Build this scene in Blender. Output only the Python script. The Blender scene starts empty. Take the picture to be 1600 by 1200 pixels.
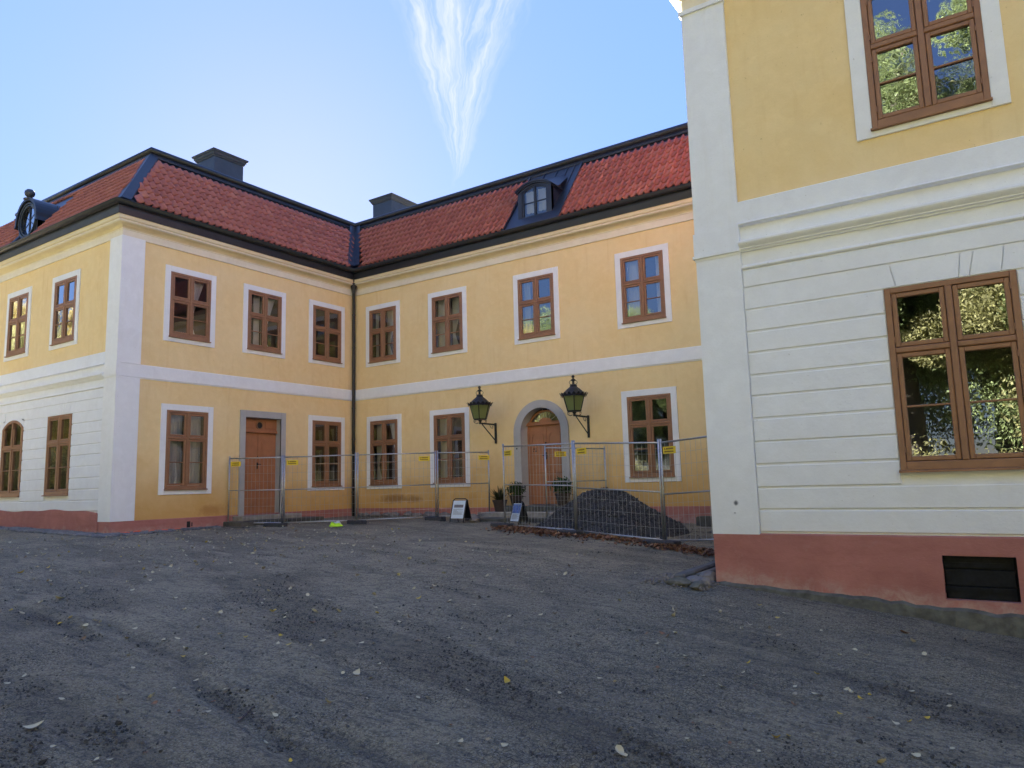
import bpy, bmesh, math, random
import numpy as np
from mathutils import Matrix, Vector
random.seed(7); rng = np.random.default_rng(7)
sc = bpy.context.scene
R = math.radians
PI = math.pi

# ------------------------------------------------------------------ camera
CAM = Vector((17.7456, -17.1483, 1.0197)); YAW, PITCH, ROLL, FPX = -0.5906, 0.1343, -0.0266, 1160.433
fw = Vector((math.sin(YAW)*math.cos(PITCH), math.cos(YAW)*math.cos(PITCH), math.sin(PITCH)))
r0 = Vector((math.cos(YAW), -math.sin(YAW), 0)); u0 = r0.cross(fw)
rt = math.cos(ROLL)*r0 + math.sin(ROLL)*u0; up = -math.sin(ROLL)*r0 + math.cos(ROLL)*u0
cd = bpy.data.cameras.new('camera'); cam = bpy.data.objects.new('camera', cd); sc.collection.objects.link(cam)
cam.matrix_world = Matrix(((rt.x, up.x, -fw.x, CAM.x), (rt.y, up.y, -fw.y, CAM.y), (rt.z, up.z, -fw.z, CAM.z), (0, 0, 0, 1)))
cd.sensor_width = 36; cd.sensor_fit = 'HORIZONTAL'; cd.lens = 36*FPX/1600; cd.clip_start = .05; cd.clip_end = 2000
sc.camera = cam

# ------------------------------------------------------------------ sky, sun, exposure
SUN_AZ, SUN_EL = -51.2, 20.5            # degrees from +Y towards +X
SKY = 0.05
sc.view_settings.view_transform = 'Standard'; sc.view_settings.look = 'None'
sc.view_settings.exposure = 3.85; sc.view_settings.gamma = 1; sc.view_settings.use_curve_mapping = False
sd = bpy.data.lights.new('sun', 'SUN'); sd.energy = 5.0; sd.angle = R(.5); sd.color = (1, .97, .94)
sun = bpy.data.objects.new('sun', sd); sc.collection.objects.link(sun)
sv = Vector((math.sin(R(SUN_AZ))*math.cos(R(SUN_EL)), math.cos(R(SUN_AZ))*math.cos(R(SUN_EL)), math.sin(R(SUN_EL))))
sun.location = sv*60; sun.rotation_euler = sv.to_track_quat('Z', 'Y').to_euler()
world = bpy.data.worlds.new('World'); sc.world = world; world.use_nodes = True
wt = world.node_tree; wt.nodes.clear()

class NT:
    """small helper that writes node graphs"""
    def __init__(s, tree): s.t = tree
    def n(s, typ, **kw):
        nd = s.t.nodes.new(typ)
        ins = kw.pop('i', {})
        for k, v in kw.items(): setattr(nd, k, v)
        for k, v in ins.items():
            if isinstance(v, bpy.types.NodeSocket): s.t.links.new(v, nd.inputs[k])
            else: nd.inputs[k].default_value = v
        return nd
    def math(s, op, a, b=0.0, c=0.0, clamp=False):
        nd = s.n('ShaderNodeMath', operation=op, use_clamp=clamp, i={0: a, 1: b, 2: c}); return nd.outputs[0]
    def vmath(s, op, a, b=(0, 0, 0)):
        nd = s.n('ShaderNodeVectorMath', operation=op, i={0: a, 1: b}); return nd
    def mix(s, f, a, b, mode='MIX'):
        nd = s.n('ShaderNodeMix', data_type='RGBA', blend_type=mode, i={0: f, 6: a, 7: b}); return nd.outputs[2]
    def ramp(s, f, *stops):
        nd = s.n('ShaderNodeValToRGB', i={0: f}); e = nd.color_ramp.elements
        while len(e) < len(stops): e.new(.5)
        for k, (p, c) in enumerate(stops):
            e[k].position = p; e[k].color = (c, c, c, 1) if not isinstance(c, tuple) else (*c, 1)
        return nd.outputs[0]
    def noise(s, vec, scale, detail=4, rough=.55, dist=0, dim='3D'):
        return s.n('ShaderNodeTexNoise', noise_dimensions=dim, i={'Vector': vec, 'Scale': scale, 'Detail': detail, 'Roughness': rough, 'Distortion': dist}).outputs[0]
    def mapr(s, f, a, b, c=0.0, d=1.0):
        return s.n('ShaderNodeMapRange', i={0: f, 1: a, 2: b, 3: c, 4: d}).outputs[0]

N = NT(wt)
sky = N.n('ShaderNodeTexSky', sky_type='NISHITA', sun_disc=False, sun_elevation=R(SUN_EL), sun_rotation=R(SUN_AZ), altitude=0, air_density=1.0, dust_density=0.15, ozone_density=2.6)
tc = N.n('ShaderNodeTexCoord')
# thin fan of cirrus high in the sky: streaks that spread upwards from one point
cdir = Vector((-.565, .724, .395)).normalized()
e1 = cdir.cross(Vector((0, 0, 1))).normalized(); e2 = e1.cross(cdir).normalized()
dv = tc.outputs['Generated']
dn = N.vmath('NORMALIZE', dv).outputs[0]
den = N.math('MAXIMUM', N.vmath('DOT_PRODUCT', dn, tuple(cdir)).outputs['Value'], .05)
cu = N.math('DIVIDE', N.vmath('DOT_PRODUCT', dn, tuple(e1)).outputs['Value'], den)
cv = N.math('DIVIDE', N.vmath('DOT_PRODUCT', dn, tuple(e2)).outputs['Value'], den)
cvec = N.n('ShaderNodeCombineXYZ', i={0: cu, 1: cv, 2: 0.0}).outputs[0]
wob = N.math('MULTIPLY', N.math('SUBTRACT', N.noise(cvec, 9, 4, .6), .5), .05)
cu2 = N.math('ADD', cu, wob)
cvp = N.math('ADD', cv, .012)
ang = N.math('DIVIDE', cu2, N.math('MAXIMUM', cvp, .008))           # slope of the ray from the tip
fan = N.n('ShaderNodeCombineXYZ', i={0: N.math('MULTIPLY', ang, 7.0), 1: N.math('MULTIPLY', cv, 5.5), 2: 3.7}).outputs[0]
st1 = N.noise(fan, 1.5, 5, .62, .5)
fan2 = N.n('ShaderNodeCombineXYZ', i={0: N.math('MULTIPLY', ang, 22.0), 1: N.math('MULTIPLY', cv, 9.0), 2: 1.1}).outputs[0]
st2 = N.noise(fan2, 1.5, 5, .65, .3)
streak = N.math('ADD', N.mapr(st1, .40, .68), N.math('MULTIPLY', N.mapr(st2, .48, .78), .5))
edge = N.math('MULTIPLY', N.mapr(ang, -.36, -.21), N.mapr(ang, .46, .25))
base_f = N.math('MULTIPLY', N.mapr(cv, -.015, .03), N.mapr(cv, .62, .30))
veil = N.math('ADD', N.math('MULTIPLY', streak, .85), N.math('MULTIPLY', N.noise(cvec, 7, 4, .6), .20))
lo = N.mapr(cv, .0, .12, .75, 1.0)
cmask = N.math('MULTIPLY', N.math('MULTIPLY', N.math('MULTIPLY', veil, edge), base_f), lo, clamp=True)
front = N.math('GREATER_THAN', N.vmath('DOT_PRODUCT', dn, tuple(cdir)).outputs['Value'], .3)
cmask = N.math('MULTIPLY', cmask, front)
lum = N.vmath('DOT_PRODUCT', sky.outputs[0], (.25, .45, .30)).outputs['Value']
SKYG = N.n('ShaderNodeVectorMath', operation='SCALE', i={0: N.vmath('MULTIPLY', sky.outputs[0], (.95, .975, 1.30)).outputs[0], 3: N.math('MULTIPLY', N.math('POWER', N.math('MULTIPLY', lum, .4), -.72), .37)}).outputs[0]
skyc = N.mix(N.math('MULTIPLY', cmask, .62), SKYG, (1.5, 1.53, 1.6, 1))
bg = N.n('ShaderNodeBackground', i={0: skyc, 1: SKY})
N.n('ShaderNodeOutputWorld', i={0: bg.outputs[0]})

# ------------------------------------------------------------------ mesh builder and object helpers
class MB:
    def __init__(s): s.v = []; s.f = []
    def add(s, vs, fs):
        o = len(s.v); s.v += [tuple(p) for p in vs]; s.f += [tuple(i+o for i in f) for f in fs]
    def quad(s, a, b, c, d): s.add([a, b, c, d], [(0, 1, 2, 3)])
    def box(s, x0, x1, y0, y1, z0, z1):
        s.add([(x0, y0, z0), (x1, y0, z0), (x1, y1, z0), (x0, y1, z0), (x0, y0, z1), (x1, y0, z1), (x1, y1, z1), (x0, y1, z1)],
              [(0, 3, 2, 1), (4, 5, 6, 7), (0, 1, 5, 4), (1, 2, 6, 5), (2, 3, 7, 6), (3, 0, 4, 7)])
    def cbox(s, x0, x1, y0, y1, z0, z1, c):
        """box whose front (y0) edges are chamfered by c"""
        s.add([(x0, y1, z0), (x1, y1, z0), (x1, y1, z1), (x0, y1, z1), (x0, y0+c, z0), (x1, y0+c, z0), (x1, y0+c, z1), (x0, y0+c, z1),
               (x0+c, y0, z0+c), (x1-c, y0, z0+c), (x1-c, y0, z1-c), (x0+c, y0, z1-c)],
              [(3, 2, 1, 0), (0, 1, 5, 4), (1, 2, 6, 5), (2, 3, 7, 6), (3, 0, 4, 7), (4, 5, 9, 8), (5, 6, 10, 9), (6, 7, 11, 10), (7, 4, 8, 11), (8, 9, 10, 11)])
    def bbox(s, x0, x1, y0, y1, z0, z1, c):
        """box with all edges chamfered"""
        bm = bmesh.new(); bmesh.ops.create_cube(bm, size=1)
        for v in bm.verts: v.co = ((x0+x1)/2+v.co.x*(x1-x0), (y0+y1)/2+v.co.y*(y1-y0), (z0+z1)/2+v.co.z*(z1-z0))
        bmesh.ops.bevel(bm, geom=bm.edges[:], offset=c, segments=1, affect='EDGES'); s.bm(bm)
    def bm(s, bm):
        bm.verts.index_update(); s.add([v.co[:] for v in bm.verts], [[v.index for v in f.verts] for f in bm.faces]); bm.free()
    def prism(s, poly, y0, y1):
        """polygon in x,z extruded from y0 (front) to y1"""
        n = len(poly)
        s.add([(x, y0, z) for x, z in poly]+[(x, y1, z) for x, z in poly], [tuple(range(n)), tuple(range(2*n-1, n-1, -1))]+[(i, i+n, (i+1) % n+n, (i+1) % n) for i in range(n)])
    def strip(s, A, B, y0, y1):
        """band between two open polylines A (outer), B (inner) in x,z, with thickness"""
        n = len(A); vs = []
        for a, b in zip(A, B): vs += [(a[0], y0, a[1]), (b[0], y0, b[1]), (a[0], y1, a[1]), (b[0], y1, b[1])]
        fs = []
        for i in range(n-1):
            p = 4*i; q = p+4
            fs += [(p, p+1, q+1, q), (p+2, q+2, q+3, p+3), (p, q, q+2, p+2), (p+1, p+3, q+3, q+1)]
        fs += [(0, 2, 3, 1), (4*n-4, 4*n-3, 4*n-1, 4*n-2)]
        s.add(vs, fs)
    def tube(s, pts, r, n=8, cap=True):
        pts = [Vector(p) for p in pts]; m = len(pts); rs = r if isinstance(r, (list, tuple)) else [r]*m; vs = []
        ref = None
        for i, p in enumerate(pts):
            d = (pts[min(i+1, m-1)]-pts[max(i-1, 0)]).normalized()
            if ref is None: ref = d.orthogonal().normalized()
            else: ref = (ref-d*ref.dot(d)).normalized()
            b = d.cross(ref)
            for k in range(n):
                a = 2*PI*k/n; vs.append(p+(ref*math.cos(a)+b*math.sin(a))*rs[i])
        fs = [(i*n+k, i*n+(k+1) % n, (i+1)*n+(k+1) % n, (i+1)*n+k) for i in range(m-1) for k in range(n)]
        if cap: fs += [tuple(range(n-1, -1, -1)), tuple(range((m-1)*n, m*n))]
        s.add(vs, fs)
    def lathe(s, prof, n=12, c=(0, 0, 0), rot=0.0):
        vs = []; m = len(prof)
        for r, z in prof:
            for k in range(n):
                a = 2*PI*k/n+rot; vs.append((c[0]+r*math.cos(a), c[1]+r*math.sin(a), c[2]+z))
        s.add(vs, [(i*n+k, i*n+(k+1) % n, (i+1)*n+(k+1) % n, (i+1)*n+k) for i in range(m-1) for k in range(n)]+[tuple(range(n-1, -1, -1)), tuple(range((m-1)*n, m*n))])
    def rock(s, c, sx, sy, sz, jit=.18, rz=0.0, sub=1):
        bm = bmesh.new(); bmesh.ops.create_icosphere(bm, subdivisions=sub, radius=1)
        cr, sr = math.cos(rz), math.sin(rz)
        for v in bm.verts:
            q = 1+random.uniform(-jit, jit); x, y, z = v.co.x*sx*q, v.co.y*sy*q, v.co.z*sz*q
            v.co = (c[0]+x*cr-y*sr, c[1]+x*sr+y*cr, c[2]+z)
        s.bm(bm)
    def mesh(s, name, mat, smooth=False):
        me = bpy.data.meshes.new(name); me.from_pydata(s.v, [], s.f); me.update()
        me.materials.append(mat)
        if smooth: me.polygons.foreach_set('use_smooth', [True]*len(me.polygons))
        return me

def xf(M, p): return M @ Vector(p)
def put(name, me, parent=None, loc=(0, 0, 0), rz=0.0):
    o = bpy.data.objects.new(name, me); sc.collection.objects.link(o)
    o.location = loc; o.rotation_euler = (0, 0, rz)
    if parent is not None: o.parent = parent
    return o
def part(name, mb, mat, parent, loc=(0, 0, 0), rz=0.0, smooth=False):
    return put(name, mb.mesh(name, mat, smooth), parent, loc, rz)
def tag(o, label=None, cat=None, group=None, kind=None):
    if label: o['label'] = label
    if cat: o['category'] = cat
    if group: o['group'] = group
    if kind: o['kind'] = kind
    return o
def thing(name, label, cat, loc=(0, 0, 0), rz=0.0, group=None):
    o = put(name, None, None, loc, rz); o.empty_display_size = .2
    return tag(o, label, cat, group)
def kids(o): return list(o.children)
def copy_tree(o, parent=None):
    c = o.copy(); sc.collection.objects.link(c); c.parent = parent
    for ch in kids(o): copy_tree(ch, c)
    return c

# ------------------------------------------------------------------ materials
def newmat(name):
    m = bpy.data.materials.new(name); m.use_nodes = True; t = NT(m.node_tree)
    b = m.node_tree.nodes['Principled BSDF']
    return m, t, b
def pos(t): return t.n('ShaderNodeNewGeometry').outputs['Position']
def simple(name, col, rough=.6, var=.12, nscale=8, bump=.0, metal=0.0, spec=.5, bscale=60):
    m, t, b = newmat(name); p = t.n('ShaderNodeTexCoord').outputs['Object']
    nz = t.noise(p, nscale, 5, .6)
    c = t.mix(t.mapr(nz, .3, .7), (*[x*(1-var) for x in col], 1), (*[min(1, x*(1+var)) for x in col], 1))
    t.t.links.new(c, b.inputs['Base Color']); b.inputs['Roughness'].default_value = rough; b.inputs['Metallic'].default_value = metal
    b.inputs['Specular IOR Level'].default_value = spec
    if bump:
        bn = t.n('ShaderNodeBump', i={'Strength': .6, 'Distance': bump, 'Height': t.noise(p, bscale, 4, .65)})
        t.t.links.new(bn.outputs[0], b.inputs['Normal'])
    return m
def plaster(name, col, warm, stain, stain_z, stain_top, amount=.35, spots=()):
    """lime-washed plaster: cloudy brushed tone, slightly uneven face, weathering with a shape of its own near the foot"""
    m, t, b = newmat(name); p = pos(t)
    n1 = t.noise(p, .9, 6, .62, .4); n2 = t.noise(p, 5.5, 5, .6, .3); n3 = t.noise(p, 45, 3, .6)
    c = t.mix(t.mapr(n1, .36, .66), (*col, 1), (*warm, 1))
    c = t.mix(t.math('MULTIPLY', t.mapr(n2, .45, .72), .30), c, (*[min(1, x*1.13) for x in col], 1))
    c = t.mix(t.math('MULTIPLY', t.mapr(n3, .45, .7), .10), c, (*[x*.8 for x in warm], 1))
    sv_ = t.vmath('MULTIPLY', p, (1, 1, .09)).outputs[0]
    sk = t.math('MULTIPLY', t.mapr(t.noise(sv_, 5.5, 5, .65), .52, .74), t.mapr(t.noise(p, .8, 3, .5), .42, .62), clamp=True)
    c = t.mix(t.math('MULTIPLY', sk, .26), c, (*stain, 1))
    pt = t.noise(p, 1.9, 2, .4, 1.2)
    c = t.mix(t.math('MULTIPLY', t.math('MULTIPLY', t.mapr(pt, .60, .625), t.mapr(n1, .3, .6)), .16), c, (*[min(1, x*1.1+.02) for x in col], 1))
    sp_ = t.mapr(t.noise(p, 26, 2, .5), .735, .77)
    c = t.mix(t.math('MULTIPLY', sp_, .35), c, (*[x*.45 for x in stain], 1))
    z = t.n('ShaderNodeSeparateXYZ', i={0: p}).outputs[2]
    wz = t.math('ADD', z, t.math('MULTIPLY', t.math('SUBTRACT', t.noise(p, 1.6, 5, .65), .5), 1.3))
    f = t.math('MULTIPLY', t.mapr(wz, stain_top, stain_z), amount, clamp=True)
    c = t.mix(f, c, (*stain, 1))
    for (sx, sy, sz, rx, rz_, colr, am) in spots:
        d = t.vmath('SUBTRACT', p, (sx, sy, sz)).outputs[0]
        d = t.vmath('MULTIPLY', d, (1/rx, 1/rx, 1/rz_)).outputs[0]
        ln = t.vmath('LENGTH', d).outputs['Value']
        ln = t.math('ADD', ln, t.math('MULTIPLY', t.math('SUBTRACT', t.noise(p, 5, 5, .7), .5), 1.6))
        c = t.mix(t.math('MULTIPLY', t.mapr(ln, 1.05, .35), am, clamp=True), c, (*colr, 1))
    t.t.links.new(c, b.inputs['Base Color']); b.inputs['Roughness'].default_value = .88; b.inputs['Specular IOR Level'].default_value = .25
    h = t.math('ADD', t.noise(p, 4, 4, .55), t.math('MULTIPLY', t.noise(p, 55, 3, .6), .10))
    bn = t.n('ShaderNodeBump', i={'Strength': .55, 'Distance': .018, 'Height': h}); t.t.links.new(bn.outputs[0], b.inputs['Normal'])
    return m
YEL = (.85, .66, .36); YEW = (.83, .61, .295)
m_yellow = plaster('yellow_plaster', YEL, YEW, (.56, .29, .06), .5, 2.1, .75,
    spots=((1.75, 0, .68, .75, .16, (.30, .16, .06), .75), (2.55, 0, .66, .4, .14, (.32, .17, .06), .7), (0, -5.1, .55, .5, .18, (.42, .2, .05), .6)))
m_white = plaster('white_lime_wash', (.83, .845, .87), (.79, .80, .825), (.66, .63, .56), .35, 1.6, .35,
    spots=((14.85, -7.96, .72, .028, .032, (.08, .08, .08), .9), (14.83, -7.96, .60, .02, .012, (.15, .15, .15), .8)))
m_white_up = plaster('white_trim_plaster', (.84, .845, .845), (.80, .80, .80), (.7, .68, .64), .2, .8, .2)
m_cream = plaster('cream_cornice', (.76, .66, .45), (.70, .59, .37), (.6, .5, .3), .2, .8, .0)
m_fascia = plaster('pale_fascia', (.80, .74, .62), (.76, .69, .56), (.6, .5, .3), .2, .8, .0)
m_stone_trim = plaster('grey_stone_trim', (.46, .45, .44), (.40, .39, .38), (.34, .33, .31), .3, 1.0, .4)
m_wood = simple('brown_painted_wood', (.29, .142, .072), .5, .13, 5, .0015, bscale=40)
m_door = simple('door_brown', (.40, .165, .075), .5, .12, 4, .001, bscale=50)
m_black = simple('black_sheet_metal', (.018, .020, .026), .42, .25, 3, .002, spec=.55, bscale=9)
m_blackm = simple('painted_iron', (.012, .012, .014), .45, .3, 20, .0)
m_galv = simple('galvanised_steel', (.42, .43, .44), .38, .2, 30, 0, metal=.75)
m_concrete = simple('weathered_concrete', (.17, .165, .15), .9, .35, 9, .01)
m_rubber = simple('black_rubber_foot', (.045, .045, .05), .85, .3, 12, .006)
m_inside = simple('dark_room', (.10, .085, .07), .9, .2, 1)
m_floorin = simple('room_floor', (.10, .06, .035), .7, .2, 3)
m_chim = simple('chimney_sheet', (.045, .055, .07), .5, .2, 2.5, .003, bscale=6)

def plinth_mat():
    m, t, b = newmat('red_plinth_plaster'); p = pos(t)
    n1 = t.noise(p, 1.3, 6, .65, .5); n2 = t.noise(p, 7, 6, .7, .6)
    pz = t.vmath('MULTIPLY', p, (1, 1, 6)).outputs[0]
    n3 = t.noise(pz, 1.4, 5, .7, .3)
    c = t.mix(t.mapr(n1, .35, .68), (.47, .20, .165, 1), (.36, .148, .122, 1))
    c = t.mix(t.math('MULTIPLY', t.mapr(n3, .5, .72), .55), c, (.33, .125, .10, 1))
    c = t.mix(t.math('MULTIPLY', t.mapr(n2, .58, .78), .5), c, (.46, .27, .22, 1))
    # salt efflorescence low on the wall; the foot slopes down towards +x
    x, y, z = [t.n('ShaderNodeSeparateXYZ', i={0: p}).outputs[k] for k in range(3)]
    foot = t.mapr(x, 14.5, 18, -.20, -.44)
    foot = t.mix(t.math('GREATER_THAN', x, 13.5), (.12, .12, .12, 1), foot) if False else t.math('MAXIMUM', foot, -1)
    hz = t.math('SUBTRACT', z, foot)
    isr = t.math('GREATER_THAN', x, 13.5)
    hz2 = t.math('ADD', t.math('MULTIPLY', isr, hz), t.math('MULTIPLY', t.math('SUBTRACT', 1.0, isr), t.math('SUBTRACT', z, .10)))
    wz = t.math('ADD', hz2, t.math('MULTIPLY', t.math('SUBTRACT', t.noise(p, 3.2, 6, .7), .5), .5))
    f = t.math('MULTIPLY', t.mapr(wz, .16, .0), t.mapr(n2, .35, .6), clamp=True)
    c = t.mix(t.math('MULTIPLY', f, .75), c, (.50, .36, .30, 1))
    t.t.links.new(c, b.inputs['Base Color']); b.inputs['Roughness'].default_value = .92; b.inputs['Specular IOR Level'].default_value = .2
    h = t.math('ADD', t.noise(p, 6, 5, .6), t.math('MULTIPLY', t.noise(pz, 25, 3, .6), .2))
    bn = t.n('ShaderNodeBump', i={'Strength': .7, 'Distance': .02, 'Height': h}); t.t.links.new(bn.outputs[0], b.inputs['Normal'])
    return m
m_plinth = plinth_mat()

def tile_mat():
    m, t, b = newmat('clay_roof_tile'); p = pos(t)
    g = t.n('ShaderNodeNewGeometry').outputs['Random Per Island']; oi = t.n('ShaderNodeObjectInfo').outputs['Random']
    rd = t.math('FRACT', t.math('ADD', g, oi))
    c = t.ramp(rd, (0, (.33, .108, .080)), (.45, (.38, .128, .094)), (.85, (.40, .14, .102)), (1, (.43, .165, .118)))
    n = t.noise(p, 14, 5, .7)
    c = t.mix(t.math('MULTIPLY', t.mapr(n, .55, .8), .5), c, (.14, .06, .05, 1))
    n2 = t.noise(p, 1.1, 4, .6)
    c = t.mix(t.math('MULTIPLY', t.mapr(n2, .5, .75), .25), c, (.18, .08, .065, 1))
    t.t.links.new(c, b.inputs['Base Color']); b.inputs['Roughness'].default_value = .62; b.inputs['Specular IOR Level'].default_value = .4
    return m
m_tile = tile_mat()

def glass_mat(name, wave, dist, tint=.9, k=2.0, add=.05):
    m, t, b = newmat(name); t.t.nodes.remove(b); p = pos(t)
    oi = t.n('ShaderNodeObjectInfo').outputs['Random']
    off = t.n('ShaderNodeCombineXYZ', i={0: t.math('MULTIPLY', oi, 37.0), 1: t.math('MULTIPLY', oi, 91.0), 2: 0.0}).outputs[0]
    q = t.vmath('ADD', p, off).outputs[0]
    h = t.noise(q, wave, 2, .45, .4)
    bn = t.n('ShaderNodeBump', i={'Strength': 1.0, 'Distance': dist, 'Height': h}).outputs[0]
    fr = t.n('ShaderNodeFresnel', i={'IOR': 1.5})
    f = t.math('ADD', t.math('MULTIPLY', fr.outputs[0], k), add, clamp=True)
    gl = t.n('ShaderNodeBsdfGlossy', i={'Color': (.97, .98, 1, 1), 'Roughness': .0, 'Normal': bn})
    tr = t.n('ShaderNodeBsdfTransparent', i={0: (tint, tint, tint, 1)})
    mx = t.n('ShaderNodeMixShader', i={0: f, 1: tr.outputs[0], 2: gl.outputs[0]})
    t.t.links.new(mx.outputs[0], t.t.nodes['Material Output'].inputs[0])
    return m
m_glass = glass_mat('window_glass', 2.2, .0012)
m_oldglass = glass_mat('old_wavy_glass', 5.0, .0020, .85, 3.0, .11)
m_corner_glass = glass_mat('corner_window_glass', 2.6, .0006, .85, 2.7, .10)
def cloth(name, col):
    m, t, b = newmat(name); b.inputs['Base Color'].default_value = (*col, 1); b.inputs['Roughness'].default_value = .9
    tl = t.n('ShaderNodeBsdfTranslucent', i={0: (*col, 1)})
    mx = t.n('ShaderNodeMixShader', i={0: .25, 1: b.outputs[0], 2: tl.outputs[0]}); t.t.links.new(mx.outputs[0], t.t.nodes['Material Output'].inputs[0])
    return m
m_curtain = cloth('white_curtain', (.72, .72, .70))
m_lampglass = None
def lamp_glass():
    m, t, b = newmat('green_lamp_glass')
    b.inputs['Base Color'].default_value = (.30, .36, .16, 1); b.inputs['Roughness'].default_value = .25
    tl = t.n('ShaderNodeBsdfTranslucent', i={0: (.50, .58, .26, 1)})
    mx = t.n('ShaderNodeMixShader', i={0: .55, 1: b.outputs[0], 2: tl.outputs[0]}); t.t.links.new(mx.outputs[0], t.t.nodes['Material Output'].inputs[0])
    return m
m_lampglass = lamp_glass()

# ------------------------------------------------------------------ ground shape
GP = np.array([(0, -7.8, .09), (0, -4.7, .11), (0, 0, .17), (4, 0, .17), (11.8, 0, -.03), (14.57, -7.9, -.25), (15.86, -7.9, -.38), (17.65, -7.9, -.62), (-5.7, -7.8, .21), (-2.2, -7.8, .15),
    (17.7, -17.1, -.62), (8, -14, -.22), (0, -17, .05), (-8, -17, .18), (24, -8, -1.15), (26, -18, -1.0), (8, -24, -.3), (18, -26, -.7), (-8, -26, .1), (-14, -8, .3), (34, -12, -1.5), (7, -5, -.02)])
def _phi(r): return np.where(r > 0, r*r*np.log(r+1e-9), 0)
_n = len(GP); _D = np.hypot(GP[:, None, 0]-GP[None, :, 0], GP[:, None, 1]-GP[None, :, 1])
_A = np.zeros((_n+3, _n+3)); _A[:_n, :_n] = _phi(_D)+np.eye(_n)*.02; _A[:_n, _n] = 1; _A[:_n, _n+1:] = GP[:, :2]; _A[_n:, :_n] = _A[:_n, _n:].T
_W = np.linalg.solve(_A, np.r_[GP[:, 2], 0, 0, 0])
def gz0(x, y):
    x = np.asarray(x, float); y = np.asarray(y, float); xs = x.ravel(); ys = y.ravel()
    xc = np.clip(xs, -22, 42); yc = np.clip(ys, -34, 14)
    r = np.hypot(xc[:, None]-GP[:, 0], yc[:, None]-GP[:, 1])
    z = _phi(r)@_W[:_n]+_W[_n]+_W[_n+1]*xc+_W[_n+2]*yc
    return np.clip(z, -3, .6).reshape(x.shape)
def vnoise(x, y, seed=0):
    xi = np.floor(x).astype(np.int64); yi = np.floor(y).astype(np.int64); fx = x-xi; fy = y-yi
    def h(a, b):
        k = (a*374761393+b*668265263+seed*974711) & 0xffffffff
        k = ((k ^ (k >> 13))*1274126177) & 0xffffffff
        return ((k ^ (k >> 16)) & 0xffff)/65535.0
    u = fx*fx*(3-2*fx); v = fy*fy*(3-2*fy)
    return (h(xi, yi)*(1-u)+h(xi+1, yi)*u)*(1-v)+(h(xi, yi+1)*(1-u)+h(xi+1, yi+1)*u)*v
def fbm(x, y, oct=4, seed=0):
    s = 0; a = .5
    for o in range(oct): s = s+a*vnoise(x*2**o, y*2**o, seed+o); a *= .5
    return s
# wheel tracks: polylines (x, y), half width, depth, darkness, tread
TRACKS = [([(7.6, -13.0), (10.3, -13.42), (12.56, -13.75), (13.64, -14.01), (14.61, -14.30), (16, -15.0)], .17, .030, .6, 1),
          ([(9.3, -12.9), (10.98, -13.30), (12.68, -13.62), (13.96, -13.86), (14.86, -14.03), (16.2, -14.5)], .17, .026, .5, 1),
          ([(3.5, -9.6), (7.34, -10.39), (10.7, -11.54), (12.45, -11.97), (14.5, -12.9), (16.5, -14)], .16, .014, .35, 1),
          ([(4.5, -8.4), (9.06, -8.92), (10.9, -9.52), (12.49, -10.21), (13.9, -11.1), (16.5, -12.9)], .16, .014, .35, 1),
          ([(11.0, -14.3), (11.91, -14.51), (12.84, -14.66), (13.67, -14.75), (15, -15.1)], .30, .018, .5, 0),
          ([(1, -10.2), (5.5, -11.2), (9.5, -12.3), (13.4, -12.9), (16, -13.6)], .2, .008, .25, 0),
          ([(6.5, -6.2), (9.5, -7.4), (12.2, -8.9), (15.2, -11.2), (17.5, -13.4)], .25, .010, .30, 0)]
def seg_dist(x, y, P):
    best = np.full(x.shape, 1e9); along = np.zeros(x.shape); side = np.zeros(x.shape); acc = 0
    for (ax, ay), (bx, by) in zip(P[:-1], P[1:]):
        L = math.hypot(bx-ax, by-ay); dx, dy = (bx-ax)/L, (by-ay)/L
        t = np.clip((x-ax)*dx+(y-ay)*dy, 0, L); d = np.hypot(x-ax-t*dx, y-ay-t*dy); sd = (x-ax)*dy-(y-ay)*dx
        k = d < best; best = np.where(k, d, best); along = np.where(k, acc+t, along); side = np.where(k, sd, side); acc += L
    return best, along, side, acc
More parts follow.
